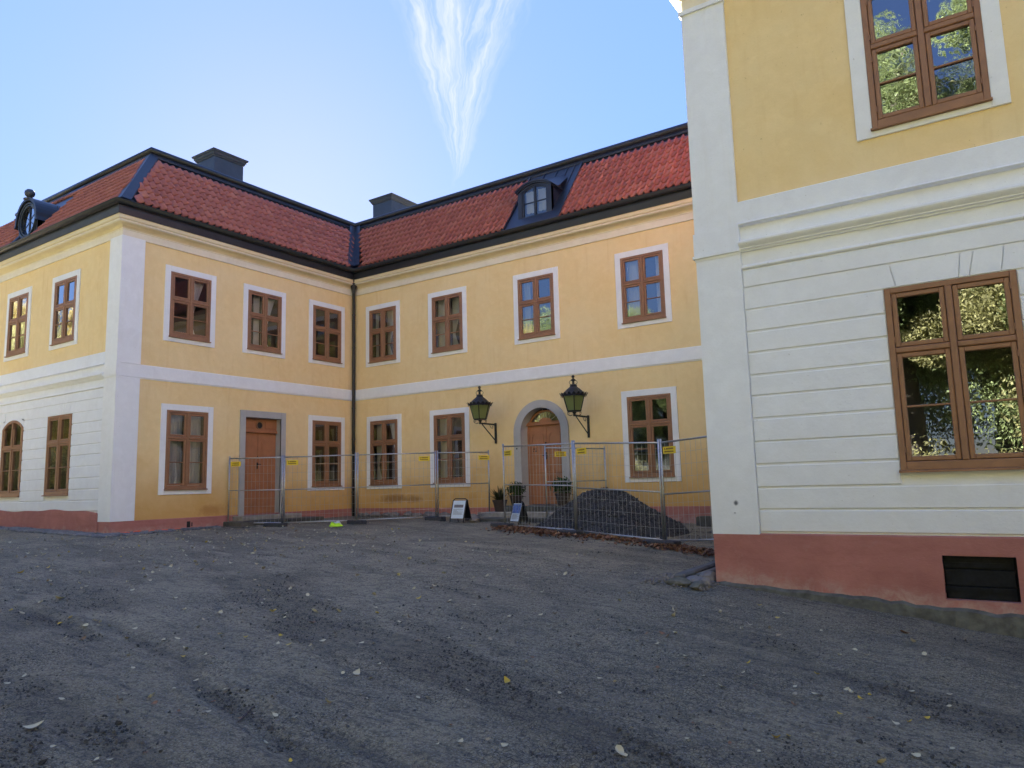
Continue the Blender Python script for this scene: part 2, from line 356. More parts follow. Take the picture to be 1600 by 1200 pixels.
def relief(x, y):
    """small relief and damp patches of the gravel, and its darker tone towards the viewer"""
    x = np.asarray(x, float); y = np.asarray(y, float)
    h = (fbm(x*.7, y*.7, 3, 3)-.45)*.05+(fbm(x*3.1+.6*y, y*3.1, 4, 9)-.45)*.028
    # rolled, slightly torn surface: streaks along the driving direction
    a = x*.95-y*.31; b_ = x*.31+y*.95
    h = h+(fbm(a*2.2, b_*7.5, 4, 21)-.47)*.018
    rough = np.clip((fbm(x*.9+3, y*.9, 3, 61)-.36)*5, .25, 1)
    h = h+((fbm(x*11, y*11, 3, 33)-.45)*.030+(vnoise(x*31, y*31, 35)-.5)*.010)*rough
    damp = np.clip((fbm(a*.5, b_*2.6, 4, 51)-.50)*2.4, 0, .34)
    near = np.clip((14.0-np.hypot(x-17.75, y+17.15)+(fbm(x*.25, y*.25, 3, 91)-.5)*8)/9, 0, 1)  # gravel tone darker towards the viewer, added into the damp value
    damp = np.clip(damp+.20*near, 0, .8)
    for P, w, dep, dk, tr in TRACKS:
        d, s, sd, L = seg_dist(x, y, P)
        jag = (fbm(x*4, y*4, 3, 77)-.45)*.16
        f = np.clip(1-(d+jag)/w, 0, 1); f = f*f*(3-2*f)
        ends = np.clip(s/.8, 0, 1)*np.clip((L-s)/.8, 0, 1)
        patch = np.clip((fbm(s*.9, sd*2, 3, 5)-.22)*3.2, 0, 1)
        f = f*ends*patch
        tread = 0
        if tr: tread = np.sin(s*2*PI/.085+np.sign(sd)*np.abs(sd)*26)*.006
        berm = np.exp(-((d-w*1.15)/(w*.3))**2)*ends*patch*dep*.5
        h = h-f*(dep+tread)+berm
        damp = np.maximum(damp, f*dk)
    return h, np.clip(damp, 0, 1)
def gz(x, y): return float(gz0(np.array([x]), np.array([y]))[0])
def gzr(x, y):
    return float(gz0(np.array([x]), np.array([y]))[0]+relief(np.array([x]), np.array([y]))[0][0])

def ground_mat():
    m, t, b = newmat('dark_compacted_gravel'); p = pos(t)
    att = t.n('ShaderNodeAttribute', attribute_name='damp').outputs['Fac']
    n1 = t.noise(p, .6, 5, .6); n2 = t.noise(p, 5, 6, .7); n3 = t.noise(p, 60, 3, .7)
    c = t.mix(t.mapr(n1, .35, .65), (.35, .307, .205, 1), (.455, .40, .265, 1))
    c = t.mix(t.math('MULTIPLY', t.mapr(n2, .5, .75), .45), c, (.19, .168, .115, 1))
    n4 = t.noise(p, 24, 4, .7)
    c = t.mix(t.math('MULTIPLY', t.mapr(n3, .42, .70), .6), c, (.075, .073, .073, 1))
    c = t.mix(t.math('MULTIPLY', t.mapr(n4, .50, .62), .6), c, (.065, .062, .061, 1))  # both fine noises: dark pits, shade of small hollows put into the colour
    ra = t.n('ShaderNodeMapping', i={'Vector': p, 'Rotation': (0, 0, R(18)), 'Scale': (2.4, 11.0, 1.0)}).outputs[0]
    n5 = t.noise(ra, 1.0, 6, .72)
    c = t.mix(t.math('MULTIPLY', t.mapr(n5, .50, .66), .6), c, (.085, .08, .077, 1))
    n6 = t.noise(ra, 3.2, 4, .7)
    c = t.mix(t.math('MULTIPLY', t.mapr(n6, .55, .66), .55), c, (.06, .057, .055, 1))
    vo = t.n('ShaderNodeTexVoronoi', feature='F1', i={'Vector': p, 'Scale': 70.0})
    rgh = t.mapr(t.noise(p, .9, 5, .65), .40, .58)
    vc = t.n('ShaderNodeTexVoronoi', feature='DISTANCE_TO_EDGE', i={'Vector': t.vmath('ADD', p, t.vmath('SCALE', t.n('ShaderNodeTexNoise', i={'Vector': p, 'Scale': 30.0}).outputs['Color']).outputs[0]).outputs[0] if False else p, 'Scale': 34.0})
    gap = t.math('MULTIPLY', t.mapr(vc.outputs['Distance'], .10, .02), t.math('ADD', t.math('MULTIPLY', rgh, .55), .2))
    c = t.mix(gap, c, (.03, .028, .025, 1))  # shade between the clods, put into the colour
    cr = t.math('MULTIPLY', t.mapr(t.noise(ra, 7.0, 3, .6), .60, .66), t.math('ADD', t.math('MULTIPLY', rgh, .6), .25))
    c = t.mix(cr, c, (.032, .03, .027, 1))
    sp = t.math('MULTIPLY', t.math('LESS_THAN', vo.outputs['Distance'], .33), t.math('GREATER_THAN', t.n('ShaderNodeSeparateColor', i={0: vo.outputs['Color']}).outputs[0], .72))
    c = t.mix(t.math('MULTIPLY', sp, .6), c, (.42, .41, .39, 1))
    vo2 = t.n('ShaderNodeTexVoronoi', feature='F1', i={'Vector': p, 'Scale': 26.0})
    sp2 = t.math('MULTIPLY', t.math('LESS_THAN', vo2.outputs['Distance'], .25), t.math('GREATER_THAN', t.n('ShaderNodeSeparateColor', i={0: vo2.outputs['Color']}).outputs[0], .86))
    c = t.mix(t.math('MULTIPLY', sp2, .5), c, (.26, .255, .25, 1))
    c = t.mix(t.math('MULTIPLY', att, .85), c, (.045, .040, .036, 1))
    gx = t.n('ShaderNodeSeparateXYZ', i={0: p}).outputs[1]
    far = t.mapr(gx, -24, -27, 0, 1)      # behind the yard: mown autumn lawn with gravel walks
    lawn = t.mix(t.mapr(t.noise(p, .5, 4, .6), .4, .6), (.27, .30, .20, 1), (.44, .43, .38, 1))
    c = t.mix(far, c, lawn)
    t.t.links.new(c, b.inputs['Base Color'])
    b.inputs['Roughness'].default_value = .9; b.inputs['Specular IOR Level'].default_value = .3
    h = t.math('ADD', t.math('MULTIPLY', t.noise(p, 38, 5, .75), 1.0), t.math('MULTIPLY', vo.outputs['Distance'], -.45))
    h = t.math('ADD', h, t.math('MULTIPLY', t.noise(p, 9, 4, .6), 1.2))
    bn = t.n('ShaderNodeBump', i={'Strength': 1.0, 'Distance': .028, 'Height': h}); t.t.links.new(bn.outputs[0], b.inputs['Normal'])
    return m
m_ground = ground_mat()
def make_ground():
    ox, oy = 17.75, -17.15
    rs = [0.0, 1.0, 2.0, 2.8]; r = 3.4
    while r < 26: rs.append(r); r *= 1.0055
    while r < 420: rs.append(r); r *= 1.07
    a0, a1 = R(80), R(165)      # the yard in front of the camera: finer
    az = list(np.linspace(a0, a1, 720))+list(np.linspace(a1, a0+2*PI, 90))[1:-1]
    rs = np.array(rs); az = np.array(az); nr, na = len(rs), len(az)
    X = ox+rs[:, None]*np.cos(az)[None]; Y = oy+rs[:, None]*np.sin(az)[None]
    Z = gz0(X, Y); h, damp = relief(X, Y)
    fade = np.clip((34-rs)/10, 0, 1)[:, None]
    Z = Z+h*fade
    me = bpy.data.meshes.new('ground'); nv = nr*na
    co = np.stack([X, Y, Z], -1).reshape(-1, 3)
    i = np.arange(nr-1)[:, None]*na; j = np.arange(na)[None]; j2 = (j+1) % na
    fq = np.stack([i+j, i+na+j, i+na+j2, i+j2], -1).reshape(-1, 4)
    me.vertices.add(nv); me.vertices.foreach_set('co', co.ravel())
    me.loops.add(fq.size); me.loops.foreach_set('vertex_index', fq.ravel().astype(np.int32))
    me.polygons.add(len(fq)); me.polygons.foreach_set('loop_start', np.arange(0, fq.size, 4, dtype=np.int32))
    me.polygons.foreach_set('use_smooth', np.ones(len(fq), bool))
    me.update(calc_edges=True); me.validate()
    at = me.attributes.new('damp', 'FLOAT', 'POINT'); at.data.foreach_set('value', (damp*fade).ravel().astype(np.float32))
    me.materials.append(m_ground)
    tag(put('ground', me), 'dark compacted gravel yard with wheel tracks sloping down to the right', 'ground', kind='structure')
make_ground()

# ------------------------------------------------------------------ the house: frames of its facades
YL, YR, XR = -7.76, -7.91, 14.58
def FM(ox, oy, rz): return Matrix.Translation((ox, oy, 0)) @ Matrix.Rotation(rz, 4, 'Z')
FAC = {'I': (0, 0, PI/2), 'M': (0, 0, 0), 'F': (0, YL, 0), 'R': (0, YR, 0), 'RI': (XR, 0, -PI/2)}
Z_UT, Z_UB, Z_LT, Z_LB = 6.902, 4.902, 3.283, .988
BT, BB, PT, CT = 4.202, 3.877, .395, 7.36
house = thing('manor_house', 'yellow two storey manor house with red tiled mansard roof around the yard', 'house')
wing = thing('right_wing_house', 'near yellow and white corner building with rusticated ground floor on the right', 'house')

def place(fac, u, z=0.0, d=0.0):
    ox, oy, rz = FAC[fac]; p = FM(ox, oy, rz) @ Vector((u, -d, z)); return p, rz
def fpart(name, mb, mat, parent, fac, smooth=False):
    ox, oy, rz = FAC[fac]; return part(name, mb, mat, parent, (ox, oy, 0), rz, smooth)
def wall_mesh(u0, u1, z0, z1, holes, extra=None):
    mb = MB()
    us = sorted({u0, u1, *[h[0] for h in holes], *[h[1] for h in holes]}); zs = sorted({z0, z1, *[h[2] for h in holes], *[h[3] for h in holes]})
    for a, b in zip(us[:-1], us[1:]):
        for c, d in zip(zs[:-1], zs[1:]):
            um, zm = (a+b)/2, (c+d)/2
            if any(h[0] < um < h[1] and h[2] < zm < h[3] for h in holes): continue
            if um < u0 or um > u1 or zm < z0 or zm > z1: continue
            mb.quad((a, 0, c), (b, 0, c), (b, 0, d), (a, 0, d))
    return mb

# ------------------------------------------------------------------ windows
_cache = {}
def win_meshes(w, h, tf, m):
    """frame, sashes, panes of a cross window; local x across, -y outwards, z up from the sill"""
    k = (w, h, tf, m.name)
    if k in _cache: return _cache[k]
    J, MW, TH = .062, .066, .062
    zt = h*(1-tf)
    f = MB()
    f.cbox(-w/2, -w/2+J, -.035, .09, 0, h, .006); f.cbox(w/2-J, w/2, -.035, .09, 0, h, .006)
    f.cbox(-w/2+J, w/2-J, -.034, .09, h-J, h, .006); f.cbox(-w/2+J, w/2-J, -.034, .09, 0, J+.03, .006)
    f.cbox(-MW/2, MW/2, -.040, .09, J+.03, h-J, .010); f.cbox(-w/2+J, -MW/2, -.037, .09, zt-TH/2, zt+TH/2, .010); f.cbox(MW/2, w/2-J, -.037, .09, zt-TH/2, zt+TH/2, .010)
    out = {'frame': f.mesh('window', m), 'sash': [], 'pane': []}
    G = .006; S = .05
    for sx in (-1, 1):
        xa, xb = (MW/2+G, w/2-J-G) if sx > 0 else (-w/2+J+G, -MW/2-G)
        for (za, zb, mu) in ((zt+TH/2+G, h-J-G, 0), (J+.03+G, zt-TH/2-G, 1)):
            s = MB(); xc, zc = (xa+xb)/2, za
            X0, X1, Z1 = xa-xc, xb-xc, zb-za
            s.cbox(X0, X0+S, -.026, .03, 0, Z1, .007); s.cbox(X1-S, X1, -.026, .03, 0, Z1, .007)
            s.cbox(X0+S, X1-S, -.025, .03, 0, S, .007); s.cbox(X0+S, X1-S, -.025, .03, Z1-S, Z1, .007)
            if mu: zm = Z1*.5; s.cbox(X0+S, X1-S, -.020, .025, zm-.011, zm+.011, .005)
            out['sash'].append((s.mesh('sash', m), (xc, 0, zc)))
            spans = [(S, Z1-S)] if not mu else [(S, Z1*.5-.011), (Z1*.5+.011, Z1-S)]
            for (pa, pb) in spans:
                p = MB(); tl = random.uniform(-.0015, .0015); t2 = random.uniform(-.0015, .0015)
                p.quad((X0+S, .008+tl, 0), (X1-S, .008-tl, 0), (X1-S, .008-tl+t2, pb-pa), (X0+S, .008+tl+t2, pb-pa))
                out['pane'].append((p.v, p.f, (xc, 0, zc+pa)))
    sill = MB(); sill.add([(-w/2-.015, -.075, -.028), (w/2+.015, -.075, -.028), (w/2+.015, .0, -.028), (-w/2-.015, .0, -.028), (-w/2-.015, -.075, -.008), (w/2+.015, -.075, -.008), (w/2+.015, .0, .012), (-w/2-.015, .0, .012)],
        [(0, 3, 2, 1), (4, 5, 6, 7), (0, 1, 5, 4), (1, 2, 6, 5), (2, 3, 7, 6), (3, 0, 4, 7)])
    out['sill'] = sill.mesh('sill', m)
    hg = MB()
    for sx in (-1, 1):
        for zz in (J+.16, zt-.16, zt+.12, h-J-.10): hg.tube([(sx*(w/2-J-.003), -.036, zz-.035), (sx*(w/2-J-.003), -.036, zz+.035)], .007, 6)
    out['hinge'] = hg.mesh('hinges', m)
    _cache[k] = out
    return out
def curtain_mesh(w, h, kind, seed):
    rr = random.Random(seed); mb = MB(); nx, nz = 26, 14; vs = []
    for iz in range(nz+1):
        tz = iz/nz
        for ix in range(nx+1):
            tx = ix/nx; gather = 1.0
            if kind == 'tied': gather = .25+.75*abs((tz-.28)/.72)**1.15 if tz > .28 else .25+.35*((.28-tz)/.28)
            if kind == 'narrow': gather = .42
            x = tx*w*gather; y = .012*math.sin(tx*2*PI*7+rr.random()*.2)+.01*math.sin(tx*17+tz*3)
            vs.append((x, y, tz*h))
    fs = [(iz*(nx+1)+ix, iz*(nx+1)+ix+1, (iz+1)*(nx+1)+ix+1, (iz+1)*(nx+1)+ix) for iz in range(nz) for ix in range(nx)]
    mb.add(vs, fs); return mb
def window(parent, fac, u, z, w, h, tf, surround=None, glass=None, curtains=(), hinges=False, label=None):
    """surround: (left, right, bottom, top) outer edges relative to the frame's bottom centre"""
    ms = win_meshes(w, h, tf, m_wood); p, rz = place(fac, u, z)
    o = put('window', ms['frame'], parent, p, rz)
    if label: o['label'] = label
    for me, l in ms['sash']: put('sash', me, o, l)
    for v, f, l in ms['pane']:
        q = MB(); q.add(v, f); part('pane', q, glass or m_glass, o, l)
    put('sill', ms['sill'], o)
    if hinges: put('hinges', ms['hinge'], o)
    if surround:
        a, b, c, d = surround; s = MB(); g = .002; y0 = -.028
        s.cbox(a, -w/2-g, y0, .0, c, d, .004); s.cbox(w/2+g, b, y0, .0, c, d, .004)
        s.cbox(-w/2-g, w/2+g, y0-.0005, .0, h+g, d, .004); s.cbox(-w/2-g, w/2+g, y0-.0005, .0, c, -.03, .004)
        part('window_surround', s, m_white_up, o)
    for k, (x0, cw, kind) in enumerate(curtains):
        cm = curtain_mesh(abs(cw), h-.1, kind, int(u*100)+k)
        if cw < 0: cm.v = [(-x, y, zz) for x, y, zz in cm.v]
        part('curtain', cm, m_curtain, o, (x0, .20, .05), 0, True)
    return o

UW, UH = 1.17, 1.71      # upper frames
SUR_U = (-.738, .738, -.138, 1.862)
LW, LH = 1.17, 2.005
SUR_L = (-.738, .738, -.135, 2.16)
UZ, LZ = 5.04, 1.123
HOLE_U = lambda u: (u-UW/2+.004, u+UW/2-.004, UZ+.004, UZ+UH-.004)
HOLE_L = lambda u: (u-LW/2+.004, u+LW/2-.004, LZ+.004, LZ+LH-.004)
I_up, I_lo = [-5.90, -3.54, -1.165], [-5.88, -1.148]
M_up, M_lo = [1.316, 3.968, 7.128, 10.325, 12.96], [1.353, 3.986, 10.33, 12.96]
cur = {('I', -5.90): ((.03, .5, 'tied'),), ('I', -3.54): ((.03, .5, 'tied'), (-.03, -.5, 'narrow')), ('I', -1.165): (), ('Il', -5.88): ((-.52, .5, 'full'), (.04, .48, 'full')),
       ('M', 1.316): ((.0, .5, 'tied'), (-.5, .3, 'narrow')), ('M', 3.968): ((-.52, .5, 'full'), (.03, .48, 'tied')), ('M', 10.325): ((-.5, .48, 'full'), (.5, -.5, 'narrow')), ('M', 7.128): ((-.52, .22, 'full'),),
       ('Ml', 1.353): ((-.52, .48, 'tied'), (.52, -.5, 'tied')), ('Ml', 3.986): ((-.52, .5, 'full'), (.52, -.46, 'narrow')), ('Ml', 10.33): ()}
for u in I_up: window(house, 'I', u, UZ, UW, UH, .42, SUR_U, None, cur.get(('I', u), ()))
for u in I_lo: window(house, 'I', u, LZ, LW, LH, .35, SUR_L, None, cur.get(('Il', u), ()))
for u in M_up: window(house, 'M', u, UZ, UW, UH, .42, SUR_U, m_corner_glass if u > 6 else None, cur.get(('M', u), ()))
for u in M_lo: window(house, 'M', u, LZ, LW, LH, .35, SUR_L, m_corner_glass if u > 6 else None, cur.get(('Ml', u), ()))
F_up, F_lo = [-2.736, -5.43, -8.1], [-2.66, -8.1]
for u in F_up: window(house, 'F', u, UZ, UW, UH, .42, SUR_U, m_oldglass)
for u in F_lo: window(house, 'F', u, 1.06, 1.25, 2.045, .35, None, m_corner_glass)
R_up, R_lo = [17.318, 20.0, 22.7], [17.314, 20.0, 22.7]
for u in R_up: window(wing, 'R', u, 5.02, 1.17, 1.73, .42, (-.76, .76, -.10, 1.88), m_oldglass, (), u < 18)
for u in R_lo: window(wing, 'R', u, 1.06, 1.25, 2.045, .35, None, m_corner_glass, (), u < 18)
for u in (5.9, 3.54, 1.165): window(wing, 'RI', u, UZ, UW, UH, .42, SUR_U)
for u in (5.88, 3.54, 1.148): window(wing, 'RI', u, LZ, LW, LH, .35, SUR_L)

# arched window on the end front of the left wing
def arched_window(parent, fac, u):
    w, z0, zs, rise = 1.25, 1.06, 2.92, .23
    p, rz = place(fac, u, z0); hs = zs-z0
    def arc(hw, base, ris, n=12):
        rad = (hw*hw+ris*ris)/(2*ris); a = math.asin(hw/rad)
        return [(rad*math.sin(-a+2*a*k/n), base+ris-rad+rad*math.cos(-a+2*a*k/n)) for k in range(n+1)]
    f = MB(); A = [(-w/2, 0)]+arc(w/2, hs, rise)+[(w/2, 0)]; B = [(-w/2+.07, 0)]+arc(w/2-.07, hs-.04, rise-.03)+[(w/2-.07, 0)]
    f.strip(A, B, -.035, .09); f.box(-w/2+.07, w/2-.07, -.034, .09, 0, .09); f.box(-.033, .033, -.038, .09, .09, hs+rise-.072)
    f.box(-w/2+.07, -.033, -.036, .09, 1.28, 1.34); f.box(.033, w/2-.07, -.036, .09, 1.28, 1.34)
    o = part('window', f, m_wood, parent, p, rz)
    for sx in (-1, 1):
        s = MB(); a, b = sorted((sx*.04, sx*(w/2-.077)))
        for (za, zb) in ((.097, 1.273), (1.347, hs-.02)):
            s.cbox(a, a+.05, -.025, .03, za, zb, .006); s.cbox(b-.05, b, -.025, .03, za, zb, .006); s.cbox(a+.05, b-.05, -.024, .03, za, za+.05, .006)
            if zb < 1.3: s.cbox(a+.05, b-.05, -.024, .03, zb-.05, zb, .006); s.cbox(a+.05, b-.05, -.02, .025, .69, .71, .004)
        part('sash', s, m_wood, o)
        for (za, zb) in ((.147, .69), (.71, 1.223)):
            g = MB(); g.quad((a+.05, .008, za), (b-.05, .008, za), (b-.05, .008, zb), (a+.05, .008, zb)); part('pane', g, m_glass, o)
        g = MB(); top = [(x, zz) for x, zz in arc(w/2-.075, hs-.04, rise-.035, 24) if a <= x <= b]
        g.add([(a, .008, 1.39), (b, .008, 1.39)]+[(x, .008, zz) for x, zz in reversed(top)], [tuple(range(2+len(top)))]); part('pane', g, m_glass, o)
    s = MB(); s.box(-w/2-.015, w/2+.015, -.07, 0, -.028, .0); part('sill', s, m_wood, o)
    # plaster spandrels that close the square opening above the arch
    c = MB(); q = arc(w/2+.004, hs, rise+.003)
    top = 3.16-z0
    for (x0, za), (x1, zb) in zip(q[:-1], q[1:]): c.add([(x0, -.02, za), (x1, -.02, zb), (x1, -.02, top), (x0, -.02, top), (x0, .02, za), (x1, .02, zb)], [(0, 1, 2, 3), (0, 4, 5, 1)])
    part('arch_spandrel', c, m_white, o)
arched_window(house, 'F', -5.30)

# ------------------------------------------------------------------ walls
def arch_pts(c, zs, r, n=20, a0=0, a1=PI): return [(c+r*math.cos(a1-(a1-a0)*k/n), zs+r*math.sin(a1-(a1-a0)*k/n)) for k in range(n+1)]
DI = (-3.53, .605, .38, 3.085)                   # centre, half width, sill, head of the side door
DM = (7.16, .64, .45, 2.43)                      # arched door: centre, half width, sill, spring
hI = [HOLE_U(u) for u in I_up]+[HOLE_L(u) for u in I_lo]+[(DI[0]-DI[1], DI[0]+DI[1], DI[2], DI[3])]
fpart('wall', wall_mesh(YL, 0, PT-.02, CT+.3, hI), m_yellow, house, 'I')
dm_h = (DM[0]-.72, DM[0]+.72, DM[2], DM[3]+.76)
wm = wall_mesh(0, XR, PT-.02, CT+.3, [HOLE_U(u) for u in M_up]+[HOLE_L(u) for u in M_lo]+[dm_h])
fpart('wall', wm, m_yellow, house, 'M')
fl = (-5.30-.625+.004, -5.30+.625-.004, 1.064, 3.16)
hF = [HOLE_U(u) for u in F_up]
hFl = [(u-.621, u+.621, 1.064, 3.101) for u in F_lo]+[fl]
fpart('wall', wall_mesh(-11, 0, 4.21, CT+.3, hF), m_yellow, house, 'F')
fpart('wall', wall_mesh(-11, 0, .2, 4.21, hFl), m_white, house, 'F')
hR = [(u-.581, u+.581, 5.024, 6.746) for u in R_up]; hRl = [(u-.621, u+.621, 1.064, 3.101) for u in R_lo]
HATCH = (17.0, 17.655, -.295, .155)
fpart('wall', wall_mesh(XR, 25.5, 4.21, CT+.3, hR), m_yellow, wing, 'R')
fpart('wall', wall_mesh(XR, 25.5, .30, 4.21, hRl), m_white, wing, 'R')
fpart('wall', wall_mesh(0, -YR, PT-.02, CT+.3, [HOLE_U(u) for u in (5.9, 3.54, 1.165)]+[HOLE_L(u) for u in (5.88, 3.54, 1.148)]), m_yellow, wing, 'RI')
# outer walls that close the volumes, floors and ceilings inside
ow = MB(); ow.quad((-11, 9, -.5), (-11, YL, -.5), (-11, YL, 7.6), (-11, 9, 7.6)); ow.quad((XR, 9, -.5), (-11, 9, -.5), (-11, 9, 7.6), (XR, 9, 7.6))
part('rear_wall', ow, m_yellow, house)
ow = MB(); ow.quad((25.5, 9, -2), (XR, 9, -2), (XR, 9, 7.6), (25.5, 9, 7.6)); ow.quad((25.5, YR, -2), (25.5, 9, -2), (25.5, 9, 7.6), (25.5, YR, 7.6))
part('rear_wall', ow, m_yellow, wing)
for hs, poly in ((house, [(-10.9, YL+.15), (-.15, YL+.15), (-.15, .15), (14.5, .15), (14.5, 8.9), (-10.9, 8.9)]), (wing, [(XR+.15, YR+.15), (25.4, YR+.15), (25.4, 8.9), (XR+.15, 8.9)])):
    fm = MB()
    for z in (.4, 4.3, 7.45): fm.add([(x, y, z) for x, y in poly], [tuple(range(len(poly)))])
    part('floor', fm, m_floorin, hs)
pw = MB()
for x0, y0, x1, y1 in ((-4.2, YL+.15, -4.2, 4.5), (-4.2, 4.5, 14.5, 4.5), (-.15, .15, -4.2, .15), (5.4, .15, 5.4, 4.5), (9.0, .15, 9.0, 4.5), (-.1, -2.4, -4.2, -2.4), (-.1, -4.8, -4.2, -4.8), (2.7, .15, 2.7, 4.5)):
    pw.quad((x0, y0, .4), (x1, y1, .4), (x1, y1, 7.45), (x0, y0, 7.45))
part('inner_wall', pw, m_inside, house)
pw = MB()
for x0, y0, x1, y1 in ((XR+.15, -4.0, 25.4, -4.0), (18.7, YR+.15, 18.7, -4.0), (XR+.15, 2.0, 25.4, 2.0)): pw.quad((x0, y0, .4), (x1, y1, .4), (x1, y1, 7.45), (x0, y0, 7.45))
part('inner_wall', pw, m_inside, wing)

# ------------------------------------------------------------------ swept profiles: plinth, bands, cornice, gutter
def sweep(path, prof, closed=False):
    """sweep (d outward, z) profile along a plan polyline; outward is to the right of the walking direction"""
    P = [Vector((x, y)) for x, y in path]; n = len(P); off = []
    nor = []
    for a, b in zip(P[:-1], P[1:]):
        d = (b-a).normalized(); nor.append(Vector((d.y, -d.x)))
    for i in range(n):
        if i == 0: m = nor[0]
        elif i == n-1: m = nor[-1]
        else:
            m = nor[i-1]+nor[i]; m = m/(m.dot(nor[i]))
        off.append(m)
    mb = MB(); k = len(prof); vs = []
    for p, m in zip(P, off):
        for d, z in prof: vs.append((p.x+m.x*d, p.y+m.y*d, z))
    fs = [(i*k+j, (i+1)*k+j, (i+1)*k+j+1, i*k+j+1) for i in range(n-1) for j in range(k-1)]
    if closed: fs += [(i*k+k-1, (i+1)*k+k-1, (i+1)*k, i*k) for i in range(n-1)]
    mb.add(vs, fs); return mb, off
def miter_end(mb_path): return mb_path
HP = [(-11, 9), (-11, YL), (0, YL), (0, 0), (XR+.0, 0)]
WP = [(XR, 0), (XR, YR), (25.5, YR), (25.5, 9)]
def sw(name, path, prof, mat, parent, closed=False, smooth=False):
    mb, _ = sweep(path, prof, closed); return part(name, mb, mat, parent, (0, 0, 0), 0, smooth)
for hs, pth in ((house, HP), (wing, WP)):
    sw('cornice_fascia', pth, [(.0, CT-.004), (.035, CT), (.035, 7.53), (.05, 7.545), (.05, 7.56), (.0, 7.562)], m_fascia, hs)
    sw('cornice', pth, [(.03, 7.562), (.055, 7.60), (.10, 7.635), (.17, 7.655), (.19, 7.66), (.19, 7.668)], m_cream, hs)
    sw('cornice_moulding', pth, [(.19, 7.664), (.222, 7.672), (.235, 7.69), (.228, 7.712), (.222, 7.716), (.222, 7.722), (.19, 7.724)], m_fascia, hs)
    sw('cornice_top', pth, [(.20, 7.720), (.25, 7.724), (.262, 7.75), (.262, 7.815), (.275, 7.82), (.20, 7.828)], m_cream, hs)
    sw('eaves_flashing', pth, [(.21, 7.826), (.285, 7.822), (.29, 7.84), (.31, 7.965), (.31, 8.03), (.15, 8.10)], m_black, hs)
    gut = [(.30+.075*(1-math.cos(a)), 8.09-.085*math.sin(a)) for a in [PI*k/10 for k in range(11)]]
    gut += [(.462, 8.10), (.458, 8.112), (.444, 8.108)]+[(.306+.069*(1-math.cos(a)), 8.09-.075*math.sin(a)) for a in [PI*k/10 for k in range(10, -1, -1)]]
    gut = [(d-.01, z+.02) for d, z in gut]
    sw('gutter', pth, gut, m_black, hs, False, True)
    sw('eaves_board', pth, [(.31, 8.02), (.30, 8.12), (.20, 8.19), (.15, 8.17)], m_black, hs)
    # lower roof slope under the tiles, ridge roll at the break, shallow upper roof
    sw('roof', pth, [(.20, 8.14), (-1.44, 10.345)], m_black, hs)
    sw('break_flashing', pth, [(-1.37, 10.33), (-1.365, 10.375), (-1.42, 10.44), (-1.44, 10.50)], m_black, hs)
    sw('roof_break_roll', pth, [(-1.50+.125*math.cos(a), 10.545+.115*math.sin(a)) for a in [-PI*.6+PI*1.5*k/12 for k in range(13)]], m_black, hs, False, True)
    sw('upper_roof', pth, [(-1.50, 10.60), (-4.3, 11.25)], m_black, hs)
    bandp = [(0, BB-.03), (.014, BB-.028), (.014, BB-.004), (.034, BB), (.034, BT-.012), (.026, BT), (.0, BT+.002)]
for hs, cap in ((house, [((-6.7, -3.46, 11.25), (-4.3, -3.46, 11.25), (-4.3, 4.3, 11.25), (-6.7, 4.3, 11.25)), ((-6.7, 4.3, 11.25), (XR, 4.3, 11.25), (XR, 9.2, 7.9), (-11.2, 9.2, 7.9))]),
                (wing, [((18.88, -3.61, 11.25), (21.2, -3.61, 11.25), (21.2, 4.3, 11.25), (18.88, 4.3, 11.25)), ((XR, 4.3, 11.25), (21.2, 4.3, 11.25), (25.7, 9.2, 7.9), (XR, 9.2, 7.9)), ((18.87, 4.29, 11.25), (18.87, -3.6, 11.25), (18.87, -3.6, 11.24), (18.87, 4.29, 11.24))])):
    am = MB()
    for q in cap: am.quad(*q)
    part('rear_roof', am, m_black, hs)
sw('string_course', [(0, YL), (0, 0), (XR, 0)], bandp, m_white_up, house)
sw('string_course', [(XR, 0), (XR, YR)], bandp, m_white_up, wing)
sw('plinth', [(0, YL), (0, 0), (XR, 0)], [(.035, -.6), (.035, PT-.015), (.02, PT), (0, PT+.002)], m_plinth, house)
sw('plinth', [(XR, 0), (XR, YR)], [(.035, -.9), (.035, PT-.015), (.02, PT), (0, PT+.002)], m_plinth, wing)
